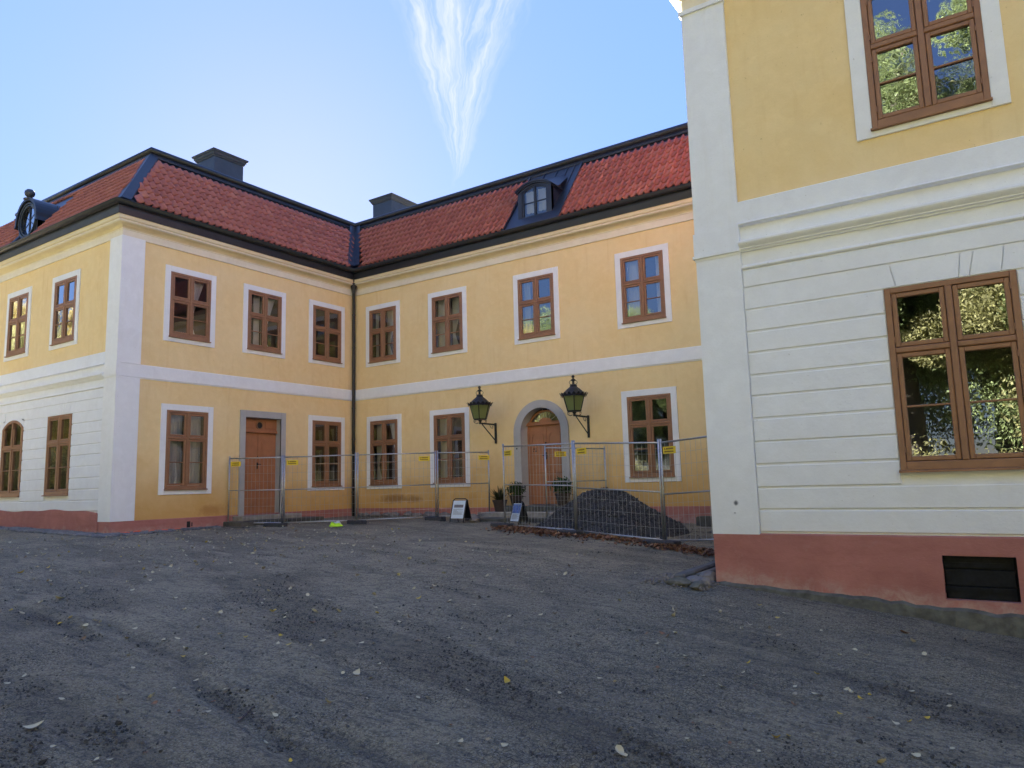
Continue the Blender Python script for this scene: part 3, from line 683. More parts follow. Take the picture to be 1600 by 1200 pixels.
# end fronts: taller plinth with an uneven top; string courses and mouldings of the white ground floor
def front_plinth():
    mb = MB(); n = 44; xs = [-11+(11-.50)*k/n for k in range(n+1)]
    def top(x): return .665+.02*math.sin(x*1.7)+.015*math.sin(x*4.1)-(.05 if x > -1.3 else 0)*(x+1.3)
    for a, b in zip(xs[:-1], xs[1:]):
        mb.quad((a, -.06, -.3), (b, -.06, -.3), (b, -.06, top(b)-.01), (a, -.06, top(a)-.01))
        mb.quad((a, -.06, top(a)-.01), (b, -.06, top(b)-.01), (b, 0, top(b)), (a, 0, top(a)))
    mb.quad((-.50, -.06, -.3), (-.50, 0, -.3), (-.50, 0, top(-.5)), (-.50, -.06, top(-.5)-.01))
    mb.box(-.497, .035, -.035, .0, -.3, PT)
    return mb
fpart('plinth', front_plinth(), m_plinth, house, 'F')
def hole_plinth():
    mb = MB(); a, b, c, d = HATCH; X0, X1 = XR-.036, 25.5; zt = .344
    for (xa, xb, za, zb) in ((X0, a, -1.6, zt), (b, X1, -1.6, zt), (a, b, d, zt), (a, b, -1.6, c)):
        n = max(1, int((xb-xa)/.35))
        for k in range(n):
            x0_, x1_ = xa+(xb-xa)*k/n, xa+(xb-xa)*(k+1)/n; mb.quad((x0_, -.055, za), (x1_, -.055, za), (x1_, -.055, zb), (x0_, -.055, zb))
    mb.quad((X0, -.055, zt), (X1, -.055, zt), (X1, 0, zt+.012), (X0, 0, zt+.012)); mb.quad((X0, 0, -1.6), (X0, -.055, -1.6), (X0, -.055, zt), (X0, 0, zt))
    t = .13
    mb.quad((a, -.055, c), (a, -.055, d), (a, t, d), (a, t, c)); mb.quad((b, -.055, d), (b, -.055, c), (b, t, c), (b, t, d)); mb.quad((a, -.055, d), (b, -.055, d), (b, t, d), (a, t, d)); mb.quad((b, -.055, c), (a, -.055, c), (a, t, c), (b, t, c))
    return mb
fpart('plinth', hole_plinth(), m_plinth, wing, 'R')
for hs, fac, xa, xb, pil in ((house, 'F', -11, 0, -.515), (wing, 'R', XR, 25.5, XR+.53)):
    x0, x1 = (xa, pil) if fac == 'F' else (pil, xb)
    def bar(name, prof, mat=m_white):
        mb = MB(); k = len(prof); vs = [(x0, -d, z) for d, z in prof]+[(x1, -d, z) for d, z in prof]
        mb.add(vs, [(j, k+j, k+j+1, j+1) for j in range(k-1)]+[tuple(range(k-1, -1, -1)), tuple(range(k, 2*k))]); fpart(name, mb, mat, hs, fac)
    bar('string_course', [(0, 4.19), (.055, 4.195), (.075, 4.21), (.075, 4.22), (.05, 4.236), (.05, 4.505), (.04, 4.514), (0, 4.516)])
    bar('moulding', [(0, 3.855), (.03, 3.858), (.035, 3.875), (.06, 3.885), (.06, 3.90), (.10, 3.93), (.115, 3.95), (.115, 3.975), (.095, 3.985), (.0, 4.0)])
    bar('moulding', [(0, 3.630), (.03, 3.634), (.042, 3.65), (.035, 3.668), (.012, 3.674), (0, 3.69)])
    # corner pilaster with its own small mouldings, both faces
    pm = MB(); s = 1 if fac == 'F' else 1
    if fac == 'F':
        pm.box(-.515, .045, -.045, .02, PT-.0, 3.86); pm.box(-.515, .045, -.045, .02, 4.20, CT+.02); pm.box(-.517, .062, -.062, .02, 3.86, 4.20)
        pm.box(0.0, .046, .021, .545, PT, BB-.02); pm.box(0.0, .046, .021, .545, BT, CT+.02); pm.box(-.517, .07, -.07, .02, 3.90, 3.93)
    else:
        z0 = .344
        pm.box(XR-.045, XR+.53, -.052, .02, z0, 3.83); pm.box(XR-.045, XR+.53, -.052, .02, 4.20, CT+.02); pm.box(XR-.062, XR+.532, -.068, .02, 3.90, 4.20)
        pm.box(XR-.055, XR+.531, -.060, .02, 3.83, 3.865); pm.box(XR-.078, XR+.534, -.085, .02, 3.865, 3.90)
        pm.box(XR-.046, XR, .021, .545, PT, BB-.02); pm.box(XR-.046, XR, .021, .545, BT, CT+.02)
        pm.box(XR-.075, XR+.54, -.080, .02, CT-.06, CT-.004)
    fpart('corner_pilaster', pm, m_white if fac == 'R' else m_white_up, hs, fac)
# rusticated courses: raised blocks with open joints
LEV = [.365, .639, .901, 1.175, 1.454, 1.738, 2.017, 2.273, 2.56, 2.824, 3.107, 3.385, 3.625]
def courses(hs, fac, xa, xb, wins, arched=None):
    g = .011
    edges = [xa]
    for (c, hw) in wins: edges += [c-hw, c+hw]
    edges.append(xb)
    for k, (za, zb) in enumerate(zip(LEV[:-1], LEV[1:])):
        if fac == 'F' and k == 0: za = .70
        if zb-za < .1: continue
        z0, z1 = za+g, zb-g
        spans = list(zip(edges[0::2], edges[1::2]))
        if zb < 1.06: spans = [(xa, xb)]
        if abs(za-.901) < .01: spans = [(xa, xb)] if False else spans
        if za > 3.3: spans = [(xa, xb)]
        for (a, b) in spans:
            if b-a < .05: continue
            if za > 3.09 and za < 3.3:      # course above the window heads: ends slope towards the flat arch
                la, lb = (.0, .0)
                e0 = .11 if a != xa else 0; e1 = .11 if b != xb else 0
                mb = MB(); a2, b2 = a-e0*.0, b+e1*.0
                mb.prism([(a-e0*.9, z0), (b+e1*.9 if b != xb else b, z0), (b+e1*.4 if b != xb else b, z1), (a-e0*.4, z1)], -.020, 0)
                mb = MB(); mb.prism([(a-(.12 if a != xa else 0), z0), (b+(.12 if b != xb else 0), z0), (b+(.075 if b != xb else 0), z1), (a-(.075 if a != xa else 0), z1)], -.02, 0)
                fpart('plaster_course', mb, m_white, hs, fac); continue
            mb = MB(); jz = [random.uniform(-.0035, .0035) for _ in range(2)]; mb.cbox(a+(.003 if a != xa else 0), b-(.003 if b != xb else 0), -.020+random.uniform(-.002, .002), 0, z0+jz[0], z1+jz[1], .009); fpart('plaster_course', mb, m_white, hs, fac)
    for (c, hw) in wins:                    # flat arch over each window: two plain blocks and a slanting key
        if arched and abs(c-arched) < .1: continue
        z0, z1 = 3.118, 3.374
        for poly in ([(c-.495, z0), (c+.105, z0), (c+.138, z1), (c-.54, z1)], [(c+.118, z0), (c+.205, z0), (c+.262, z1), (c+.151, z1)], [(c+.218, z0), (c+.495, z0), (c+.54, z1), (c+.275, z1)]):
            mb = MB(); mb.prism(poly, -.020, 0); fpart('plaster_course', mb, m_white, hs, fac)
courses(wing, 'R', XR+.535, 25.5, [(u, .625) for u in R_lo])
courses(house, 'F', -11, -.52, [(-8.1, .625), (-5.30, .625), (-2.66, .625)], -5.30)

# mossy footing and the cellar hatch of the near building
m_moss = simple('mossy_footing', (.115, .11, .085), .95, .45, 7, .02, bscale=30)
ft = MB(); n = 90; pr = []
for k in range(n+1):
    x = XR-.05+10.9*k/n; topz = np.interp(x, [14.5, 15.86, 17.66, 25.5], [-.236, -.308, -.43, -.95])+random.uniform(-.018, .018)
    pr.append((x, topz, .10+random.uniform(-.02, .02)))
for (xa, ta, da), (xb, tb, db) in zip(pr[:-1], pr[1:]):
    ft.quad((xa, -.054, ta+.01), (xb, -.054, tb+.01), (xb, -.054-db*.6, tb-.02), (xa, -.054-da*.6, ta-.02)) if False else ft.add(
        [(xa, -.05, ta+.012), (xb, -.05, tb+.012), (xb, -.05-db*.7, tb-.015), (xa, -.05-da*.7, ta-.015), (xb, -.05-db*1.5, tb-.5), (xa, -.05-da*1.5, ta-.5)], [(3, 2, 1, 0), (5, 4, 2, 3)])
ft.quad((XR-.05, 0, -.5), (XR-.05, -.2, -.5), (XR-.05, -.05, -.23), (XR-.05, 0, -.23))
fpart('footing', ft, m_moss, wing, 'R')
def hatch():
    a, b, c, d = HATCH; p, rz = place('R', (a+b)/2, c, -.045)
    w, h = b-a, d-c
    fr = MB(); fr.box(-w/2, w/2, .0, .03, 0, h)
    o = part('cellar_hatch', fr, m_hatch, wing, p, rz)
    zz = 0
    for k, hh in enumerate((.135, .175, .14)):
        bd = MB(); bd.cbox(-w/2+.012, w/2-.02, -.028-.004*(k % 2), 0, zz+.003, zz+hh-.002, .005); part('board', bd, m_hatch, o); zz += hh
    for z in (.105, .355):
        st = MB(); st.box(-w/2-.025, w/2-.10, -.042, -.030, z-.022, z+.022); part('strap_hinge', st, m_hatch, o)
        st = MB(); st.tube([(-w/2-.01, -.046, z-.045), (-w/2-.01, -.046, z+.045)], .014, 8); part('hinge_pin', st, m_blackm, o)
m_hatch = simple('black_tarred_boards', (.008, .009, .012), .6, .6, 14, .006, spec=.2, bscale=22)
hatch()
# faint scored line above the hatch and a small drain hole in the plinth of the left wing
sl = MB(); sl.box(17.08, 17.50, -.058, -.05, .168, .176); fpart('scored_line', sl, m_plinth, wing, 'R')
dh = MB(); dh.box(-5.83, -5.73, -.037, -.02, .15, .30); dh.box(-5.70, -5.67, -.037, -.02, .17, .27); fpart('drain_hole', dh, m_blackm, house, 'I')

# ------------------------------------------------------------------ roof tiles
D0, Z0, D1, Z1 = .165, 8.235, -1.36, 10.285
SL = math.hypot(D1-D0, Z1-Z0); sd_, sz_ = (D1-D0)/SL, (Z1-Z0)/SL
TW, TP = .2, .298; ROWS = int(SL/TP)
def tile_shape():
    """pantile: local x across, y up the slope, z off the roof"""
    xs = [-.100, -.07, -.03, .005, .03, .052, .075, .096, .103]; hz = [.004, .0, .0, .004, .030, .058, .070, .062, .004]
    m = len(xs); L = TP+.055
    vs = [(x, 0, h+.042) for x, h in zip(xs, hz)]+[(x, L, h+.004) for x, h in zip(xs, hz)]+[(x, .003, h+.004) for x, h in zip(xs, hz)]
    fs = [(i, i+1, m+i+1, m+i) for i in range(m-1)]+[(2*m+i, 2*m+i+1, i+1, i) for i in range(m-1)]
    return vs, fs
tv, tf_ = tile_shape()
tm = MB(); tm.add(tv, tf_); me_tile = tm.mesh('roof_tile', m_tile)
me_tile.polygons.foreach_set('use_smooth', [i < 8 for i in range(len(me_tile.polygons))])
tiles = {'I': [], 'M': [], 'F': [], 'R': [], 'RI': []}
def in_roof(fac, u, d):
    if fac == 'I': return u > YL-d+.20 and u < -d-.23
    if fac == 'M': return u > d+.23 and u < XR-d-.17 and not (6.17 < u < 8.05)
    if fac == 'F': return u < d-.20 and not (-5.4-.72 < u < -5.4+.72 and d > -1.05)
    if fac == 'R': return u > XR-d+.2
    if fac == 'RI': return u > d+.17 and u < -YR+d-.2
ext = {'I': (YL-.2, 1.6), 'M': (-1.6, 16.2), 'F': (-11, .2), 'R': (XR-.2, 25.5), 'RI': (-1.6, -YR+.2)}
for fac in tiles:
    a, b = ext[fac]
    for k in range(int((b-a)/TW)):
        u = a+TW*(k+.5)
        for r in range(ROWS):
            s = r*TP; d = D0+sd_*s
            if not in_roof(fac, u, d+sd_*TP*.5): continue
            tiles[fac].append((u+random.uniform(-.004, .004), s+random.uniform(-.006, .006), random.uniform(-.012, .012)))
def tile_matrix(fac, u, s, tw):
    ox, oy, rz = FAC[fac]
    M = FM(ox, oy, rz)
    X = Vector((1, 0, 0)); Y = Vector((0, -sd_, sz_)); Zv = X.cross(Y)
    L = Matrix(((X.x, Y.x, Zv.x, u), (X.y, Y.y, Zv.y, -(D0+sd_*s)), (X.z, Y.z, Zv.z, Z0+sz_*s), (0, 0, 0, 1)))
    return M @ L @ Matrix.Rotation(tw, 4, 'Z')
allt = []
for fac in ('I', 'M', 'F'):
    for t in tiles[fac]:
        Mx = tile_matrix(fac, *t); p = Mx.translation; v = p-CAM; zc = v.dot(fw)
        px = 800+FPX*v.dot(rt)/zc; vis = zc > 0 and -40 < px < 1088
        allt.append((zc if vis else 1e6+zc, fac, Mx))
allt.sort(key=lambda q: q[0])
for q in allt[:296]:
    o = bpy.data.objects.new('roof_tile', me_tile); sc.collection.objects.link(o); o.parent = house; o.matrix_local = q[2]
def join_tiles(Ms, parent):
    V = np.array(tv); vs = []; fs = []; m = len(tv)
    for k, M in enumerate(Ms):
        A = np.array(M); vs.append(V@A[:3, :3].T+A[:3, 3]); fs += [tuple(i+k*m for i in f) for f in tf_]
    me = bpy.data.meshes.new('roof_tiling'); me.from_pydata(np.concatenate(vs).tolist(), [], fs); me.materials.append(m_tile)
    me.polygons.foreach_set('use_smooth', [i % 16 < 8 for i in range(len(me.polygons))])
    return tag(put('roof_tiling', me, parent), kind='stuff')
for fac in ('I', 'M', 'F'): join_tiles([q[2] for q in allt[296:] if q[1] == fac], house)
join_tiles([tile_matrix('R', *t) for t in tiles['R']]+[tile_matrix('RI', *t) for t in tiles['RI']], wing)
# hip and valley flashings (black sheet bands lying along the corner of the slopes)
def hipvalley(name, parent, c0, dr, wid, lift, up_):
    mb = MB(); vs = []
    c0 = Vector((*c0, 0)); dv_ = Vector((*dr, 0))
    ta = Vector((1, 0, 0)) if dr[1] < 0 else Vector((1, 0, 0))
    for s in (0, .25, .5, .75, 1.0):
        d = .24+(-1.42-.24)*s; z = Z0+(Z1-Z0)*(d-D0)/(D1-D0)
        p = c0+dv_*d
        vs.append((p, z))
    return vs
def band_on_slopes(parent, corner, sgn_x, sgn_y, hip, lift=.05, w=.23, name='hip_flashing'):
    """corner line x = cx+sgn_x*d, y = cy+sgn_y*d; on each side the band lies on that side's slope"""
    cx, cy = corner; mb = MB(); rows = []
    for k in range(9):
        d = .20+(-1.45-.20)*k/8; z = Z0+(Z1-Z0)*(d-D0)/(D1-D0)+lift
        c = (cx+sgn_x*d, cy+sgn_y*d, z+(.012 if hip else -.004))
        if hip: a = (cx+sgn_x*d-sgn_x*w, cy+sgn_y*d, z); b = (cx+sgn_x*d, cy+sgn_y*d-sgn_y*w, z)
        else: a = (cx+sgn_x*d+sgn_x*w, cy+sgn_y*d, z); b = (cx+sgn_x*d, cy+sgn_y*d+sgn_y*w, z)
        rows.append((a, c, b))
    for (a, c, b), (a2, c2, b2) in zip(rows[:-1], rows[1:]):
        mb.quad(a, c, c2, a2); mb.quad(c, b, b2, c2)
        if hip:
            dz = -.06
            mb.quad((a[0], a[1], a[2]+dz), a, a2, (a2[0], a2[1], a2[2]+dz)); mb.quad(b, (b[0], b[1], b[2]+dz), (b2[0], b2[1], b2[2]+dz), b2)
    part(name, mb, m_black, parent)
band_on_slopes(house, (0, YL), 1, -1, True, .075, .24, 'hip_flashing')
band_on_slopes(house, (0, 0), 1, -1, False, .15, .25, 'valley_flashing')
band_on_slopes(wing, (XR, YR), -1, -1, True, .075, .24, 'hip_flashing')
# valley hopper and downpipe in the inner corner
dp = MB(); dp.tube([(.16, -.16, 7.95), (.15, -.15, 7.6), (.09, -.09, 7.25), (.085, -.085, 6.9), (.085, -.085, 3.0), (.085, -.085, .1)], .05, 12); o = part('downpipe', dp, m_blackm, house, smooth=True)
hp = MB(); hp.lathe([(.05, 7.42), (.055, 7.5), (.15, 7.74), (.17, 7.78), (.17, 8.10), (.175, 8.13), (.15, 8.14)], 8, (.17, -.17, 0), PI/8); part('rainwater_hopper', hp, m_black, o)
bk = MB()
for z in (.9, 2.6, 3.6, 5.6, 6.7): bk.lathe([(.052, z-.02), (.060, z-.018), (.060, z+.018), (.052, z+.02)], 12, (.085, -.085, 0))
part('pipe_collar', bk, m_black, o)

# ------------------------------------------------------------------ dormers
def eyebrow(hw, base, rise, n=14):
    rad = (hw*hw+rise*rise)/(2*rise); a = math.asin(min(1, hw/rad))
    return [(rad*math.sin(-a+2*a*k/n), base+rise-rad+rad*math.cos(-a+2*a*k/n)) for k in range(n+1)]
def dormer_M():
    uc, d0 = 7.14, -.06
    p, rz = place('M', uc, 0, d0)
    b = MB(); arc = eyebrow(.56, 9.33, .20); b0 = 8.36
    ring_o = [(-.56, b0)]+arc+[(.56, b0)]
    wz0, wz1, wr, ww = 8.52, 9.30, .14, .425
    ring_i = [(-ww, wz0)]+eyebrow(ww, wz1, wr)+[(ww, wz0)]
    b.strip(ring_o, ring_i, 0, .12); b.box(-.56, .56, .001, .12, b0, wz0-.001)
    for sx in (-1, 1): b.quad((sx*.56, .0, b0), (sx*.56, 1.2, b0), (sx*.56, 1.2, 9.33), (sx*.56, .0, 9.33))
    o = part('dormer', b, m_black, house, p, rz)
    f = MB(); f.strip(ring_i, [(-ww+.05, wz0+.05)]+eyebrow(ww-.05, wz1-.01, wr-.03)+[(ww-.05, wz0+.05)], .02, .09); f.box(-ww+.04, ww-.04, .021, .09, wz0+.001, wz0+.052); f.box(-.028, .028, .015, .09, wz0+.052, wz1+wr-.04)
    f.box(-ww+.05, -.028, .03, .07, 8.955, 8.98); f.box(.028, ww-.05, .03, .07, 8.955, 8.98)
    part('window_frame', f, m_black, o)
    for sx in (-1, 1):
        a, c = sorted((sx*.028, sx*(ww-.05)))
        q = MB(); q.quad((a, .05, wz0+.052), (c, .05, wz0+.052), (c, .05, 8.955), (a, .05, 8.955)); part('pane', q, m_glass, o)
        top = [(x, z) for x, z in eyebrow(ww-.05, wz1-.01, wr-.03, 24) if a-1e-6 <= x <= c+1e-6]
        q = MB(); q.add([(a, .05, 8.98), (c, .05, 8.98)]+[(x, .05, z) for x, z in reversed(top)], [tuple(range(2+len(top)))]); part('pane', q, m_glass, o)
        cm = curtain_mesh(.36, .85, 'full', 3); part('curtain', cm, m_curtain, o, (a, .16, 8.5), 0, True)
    # moulded hood with returns running back to the roof
    for (y0, gr, lift, th) in ((-.07, .055, .0, .035), (-.045, .03, -.04, .04)):
        h = MB(); A = eyebrow(.56+gr, 9.335+lift+th, .21); B = eyebrow(.56+gr, 9.335+lift, .20)
        h.strip(A, B, y0, 1.15); part('dormer_hood', h, m_black, o)
    rb = MB(); rb.add([(-.62, .35, 9.40), (.62, .35, 9.40), (.5, 1.55, 10.3), (-.5, 1.55, 10.3), (0, .35, 9.62)], [(0, 4, 3), (4, 1, 2), (4, 2, 3)])
    part('dormer_roof', rb, m_black, o)
    bk = MB(); bk.quad((-.5, .6, 8.6), (.5, .6, 8.6), (.5, .6, 9.5), (-.5, .6, 9.5)); part('inner_wall', bk, m_inside, o)
    # sheet-metal apron that fills the slot between the tiles, with standing seams
    s = MB()
    def sl(u, d, l): return (u-uc, -(d-d0), Z0+(Z1-Z0)*(d-D0)/(D1-D0)+l)
    for (ua, ub) in ((6.18, uc-.56), (uc+.56, 8.04)): s.quad(sl(ua, .2, .012), sl(ub, .2, .012), sl(ub, -1.42, .012), sl(ua, -1.42, .012))
    s.quad(sl(uc-.56, .2, .012), sl(uc+.56, .2, .012), sl(uc+.56, d0, .012), sl(uc-.56, d0, .012)); s.quad(sl(uc-.56, -.6, .012), sl(uc+.56, -.6, .012), sl(uc+.56, -1.42, .012), sl(uc-.56, -1.42, .012))
    for ue, w in ((6.20, .035), (8.02, .035)): s.add([sl(ue-w, .2, .012), sl(ue+w, .2, .012), sl(ue+w, -1.4, .012), sl(ue-w, -1.4, .012), sl(ue-w, .2, .085), sl(ue+w, .2, .085), sl(ue+w, -1.4, .085), sl(ue-w, -1.4, .085)], [(0, 1, 5, 4), (1, 2, 6, 5), (4, 5, 6, 7), (3, 0, 4, 7)])
    part('sheet_apron', s, m_black, o)
    for us, da in ((6.75, -.95), (7.2, -1.0), (7.56, -.80), (7.80, -.45)):
        q = MB(); q.add([sl(us-.008, da, .012), sl(us+.008, da, .012), sl(us+.008, -1.41, .012), sl(us-.008, -1.41, .012), sl(us-.008, da, .05), sl(us+.008, da, .05), sl(us+.008, -1.41, .05), sl(us-.008, -1.41, .05)], [(0, 1, 5, 4), (1, 2, 6, 5), (4, 5, 6, 7), (3, 0, 4, 7)])
        part('standing_seam', q, m_black, o)
dormer_M()
def dormer_F(uc):
    d0 = -.08; p, rz = place('F', uc, 0, d0); zc, r = 9.0, .43
    n = 32; circ = lambda rr: [(rr*math.cos(2*PI*k/n+PI/2), zc+rr*math.sin(2*PI*k/n+PI/2)) for k in range(n+1)]
    b = MB()
    outer = []
    for k in range(n+1):
        a = 2*PI*k/n+PI/2; x, z = .58*math.cos(a), zc+.58*math.sin(a)
        if z < zc: x = .58*max(-1, min(1, math.cos(a)*1.25)); z = max(8.38, zc+.72*math.sin(a))
        outer.append((x, z))
    b.strip(outer, circ(r), 0, .12)
    for k in range(n):
        (xa, za), (xb, zb) = outer[k], outer[k+1]; b.quad((xa, .0, za), (xb, .0, zb), (xb, 1.15, zb), (xa, 1.15, za))
    o = part('dormer', b, m_black, house, p, rz)
    hood = MB(); A = [(.66*math.cos(PI-PI*k/18), zc+.0+.66*math.sin(PI-PI*k/18)) for k in range(19)]; B = [(.58*math.cos(PI-PI*k/18), zc+.58*math.sin(PI-PI*k/18)) for k in range(19)]
    A = [(-.70, zc-.13)]+A+[(.70, zc-.13)]; B = [(-.60, zc-.10)]+B+[(.60, zc-.10)]
    hood.strip(A, B, -.09, 1.2); part('dormer_hood', hood, m_black, o, smooth=False)
    for rr, y0, t in ((.47, -.03, .04), (.52, -.055, .03)):
        q = MB(); q.strip(circ(rr), circ(rr-t), y0, .02); part('round_moulding', q, m_chim, o)
    f = MB(); f.strip(circ(r), circ(r-.035), .02, .07)
    f.box(-.020, .020, .022, .06, zc-r+.02, zc+r-.02)
    for a in (R(33), R(-33)): f.tube([(-(r-.02)*math.cos(a), .04, zc-(r-.02)*math.sin(a)), ((r-.02)*math.cos(a), .04, zc+(r-.02)*math.sin(a))], .009, 6)
    part('window_frame', f, m_black, o)
    q = MB(); q.add([(x, .045, z) for x, z in circ(r-.03)[:-1]], [tuple(range(n))]); part('pane', q, m_corner_glass, o)
    q = MB(); q.quad((-.5, .55, 8.5), (.5, .55, 8.5), (.5, .55, 9.5), (-.5, .55, 9.5)); part('inner_wall', q, m_inside, o)
    ball = MB(); ball.lathe([(.16, 9.63), (.15, 9.655), (.06, 9.665), (.045, 9.70), (.085, 9.72), (.125, 9.77), (.14, 9.83), (.125, 9.89), (.08, 9.935), (.01, 9.955)], 14, (0, -.01, 0)); part('ball_finial', ball, m_chim, o, smooth=True)
    s = MB()
    def sl(u, d, l): return (u-uc, -(d-d0), Z0+(Z1-Z0)*(d-D0)/(D1-D0)+l)
    for ua, ub in ((uc-.75, uc-.5), (uc+.5, uc+.75)): s.quad(sl(ua, .2, .07), sl(ub, .2, .07), sl(ub, -1.05, .07), sl(ua, -1.05, .07))
    s.quad(sl(uc-.7, -.5, .06), sl(uc+.7, -.5, .06), sl(uc+.5, -1.40, .09), sl(uc-.5, -1.40, .09))
    part('sheet_apron', s, m_black, o)
dormer_F(-5.4)

# ------------------------------------------------------------------ chimneys
def chimney(x0, x1, y0, y1, zb, zt):
    b = MB(); b.box(x0, x1, y0, y1, zb, zt-.02); o = part('chimney', b, m_chim, house)
    for k, (g, za, zb_) in enumerate(((.02, zt-.06, zt-.0), (.06, zt+.0, zt+.08), (.105, zt+.08, zt+.15))):
        c = MB(); c.add([(x0-g, y0-g, za), (x1+g, y0-g, za), (x1+g, y1+g, za), (x0-g, y1+g, za), (x0-g-.025, y0-g-.025, zb_), (x1+g+.025, y0-g-.025, zb_), (x1+g+.025, y1+g+.025, zb_), (x0-g-.025, y1+g+.025, zb_)], [(0, 3, 2, 1), (4, 5, 6, 7), (0, 1, 5, 4), (1, 2, 6, 5), (2, 3, 7, 6), (3, 0, 4, 7)])
        part('chimney_cap', c, m_chim, o)
    t = MB(); t.add([(x0-.12, y0-.12, zt+.148), (x1+.12, y0-.12, zt+.148), (x1+.12, y1+.12, zt+.148), (x0-.12, y1+.12, zt+.148), ((x0+x1)/2, (y0+y1)/2, zt+.17)], [(0, 1, 4), (1, 2, 4), (2, 3, 4), (3, 0, 4)]); part('cap_cover', t, m_chim, o)
    return o
chimney(-4.50, -3.5, -2.98, -1.86, 10.8, 12.26)
chimney(-3.05, -2.02, 4.0, 5.40, 10.8, 12.56)

# ------------------------------------------------------------------ doors
def door_side():
    c, hw, z0, z1 = DI; p, rz = place('I', c, z0); h = z1-z0; dy = .19
    s = MB(); ow_ = .775
    s.cbox(-ow_, -hw, -.05, .0, -.02, h+.19, .004); s.cbox(hw, ow_, -.05, .0, -.02, h+.19, .004); s.cbox(-hw, hw, -.0495, .0, h, h+.19, .004)
    for sx in (-1, 1): s.quad((sx*hw, -.05, 0), (sx*hw, dy, 0), (sx*hw, dy, h), (sx*hw, -.05, h))
    s.quad((-hw, -.05, h), (hw, -.05, h), (hw, dy, h), (-hw, dy, h)); s.quad((-hw, -.05, -.001), (hw, -.05, -.001), (hw, dy, -.001), (-hw, dy, -.001))
    o = part('doorway', s, m_stone_trim, house, p, rz)
    zt = 2.70-z0
    tr = MB(); tr.box(-hw, hw, dy-.03, dy+.06, zt, h); tr.cbox(-hw, hw, dy-.085, dy-.03, zt-.03, zt+.035, .015); tr.cbox(-hw, hw, dy-.06, dy-.03, zt+.035, zt+.06, .008)
    for a, b in ((-.55, -.19), (.19, .55)): tr.cbox(a, b, dy-.042, dy-.03, zt+.10, h-.06, .01)
    part('transom_panel', tr, m_door, o)
    ring = MB(); n = 20; cz = zt+.19; A = [(.125*math.cos(2*PI*k/n), cz+.125*math.sin(2*PI*k/n)) for k in range(n+1)]; B = [(.09*math.cos(2*PI*k/n), cz+.09*math.sin(2*PI*k/n)) for k in range(n+1)]
    ring.strip(A, B, dy-.055, dy-.02); part('round_window', ring, m_wood, o)
    g = MB(); g.add([(x, dy-.034, z) for x, z in B[:-1]], [tuple(range(n))]); part('pane', g, m_blackm, o)
    for sx in (-1, 1):
        a, b = sorted((sx*.004, sx*(hw-.004))); L = MB()
        L.box(a, b, dy, dy+.05, .01, zt-.035)
        def panel(x0, x1, za, zb, shaped):
            top = [(x0, zb), (x1, zb)]
            if shaped: top = [(x0, zb-.10), (x0+.05, zb-.095), (x0+.10, zb-.02), (x0+.15, zb), (x1-.15, zb), (x1-.10, zb-.02), (x1-.05, zb-.095), (x1, zb-.10)]
            L.prism([(x0, za)]+top+[(x1, za)], dy-.012, dy)
            q = .035; L.prism([(x0+q, za+q)]+[(min(max(x, x0+q), x1-q), z-q) for x, z in top]+[(x1-q, za+q)], dy-.022, dy-.012)
        x0, x1 = a+.10, b-.09
        panel(x0, x1, 1.07, 2.12, True); panel(x0, x1, .78, .98, False); panel(x0, x1, .14, .66, False)
        if sx < 0: L.cbox(b-.02, b+.045, dy-.02, dy, .01, zt-.036, .006)
        part('door_leaf', L, m_door, o)
    hd = MB(); hd.lathe([(.022, 0), (.03, .01), (.022, .03), (.008, .04)], 10); hd.v = [(x-.04, dy-.02-z, 1.40+y) for x, y, z in hd.v]
    hd.tube([(-.04, dy-.02, 1.40), (-.04, dy-.07, 1.40), (.04, dy-.075, 1.39)], .012, 8); hd.box(-.06, -.02, dy-.026, dy-.02, 1.27, 1.45); hd.box(-.05, -.03, dy-.03, dy-.02, 1.60, 1.64)
    part('door_handle', hd, m_blackm, o)
door_side()
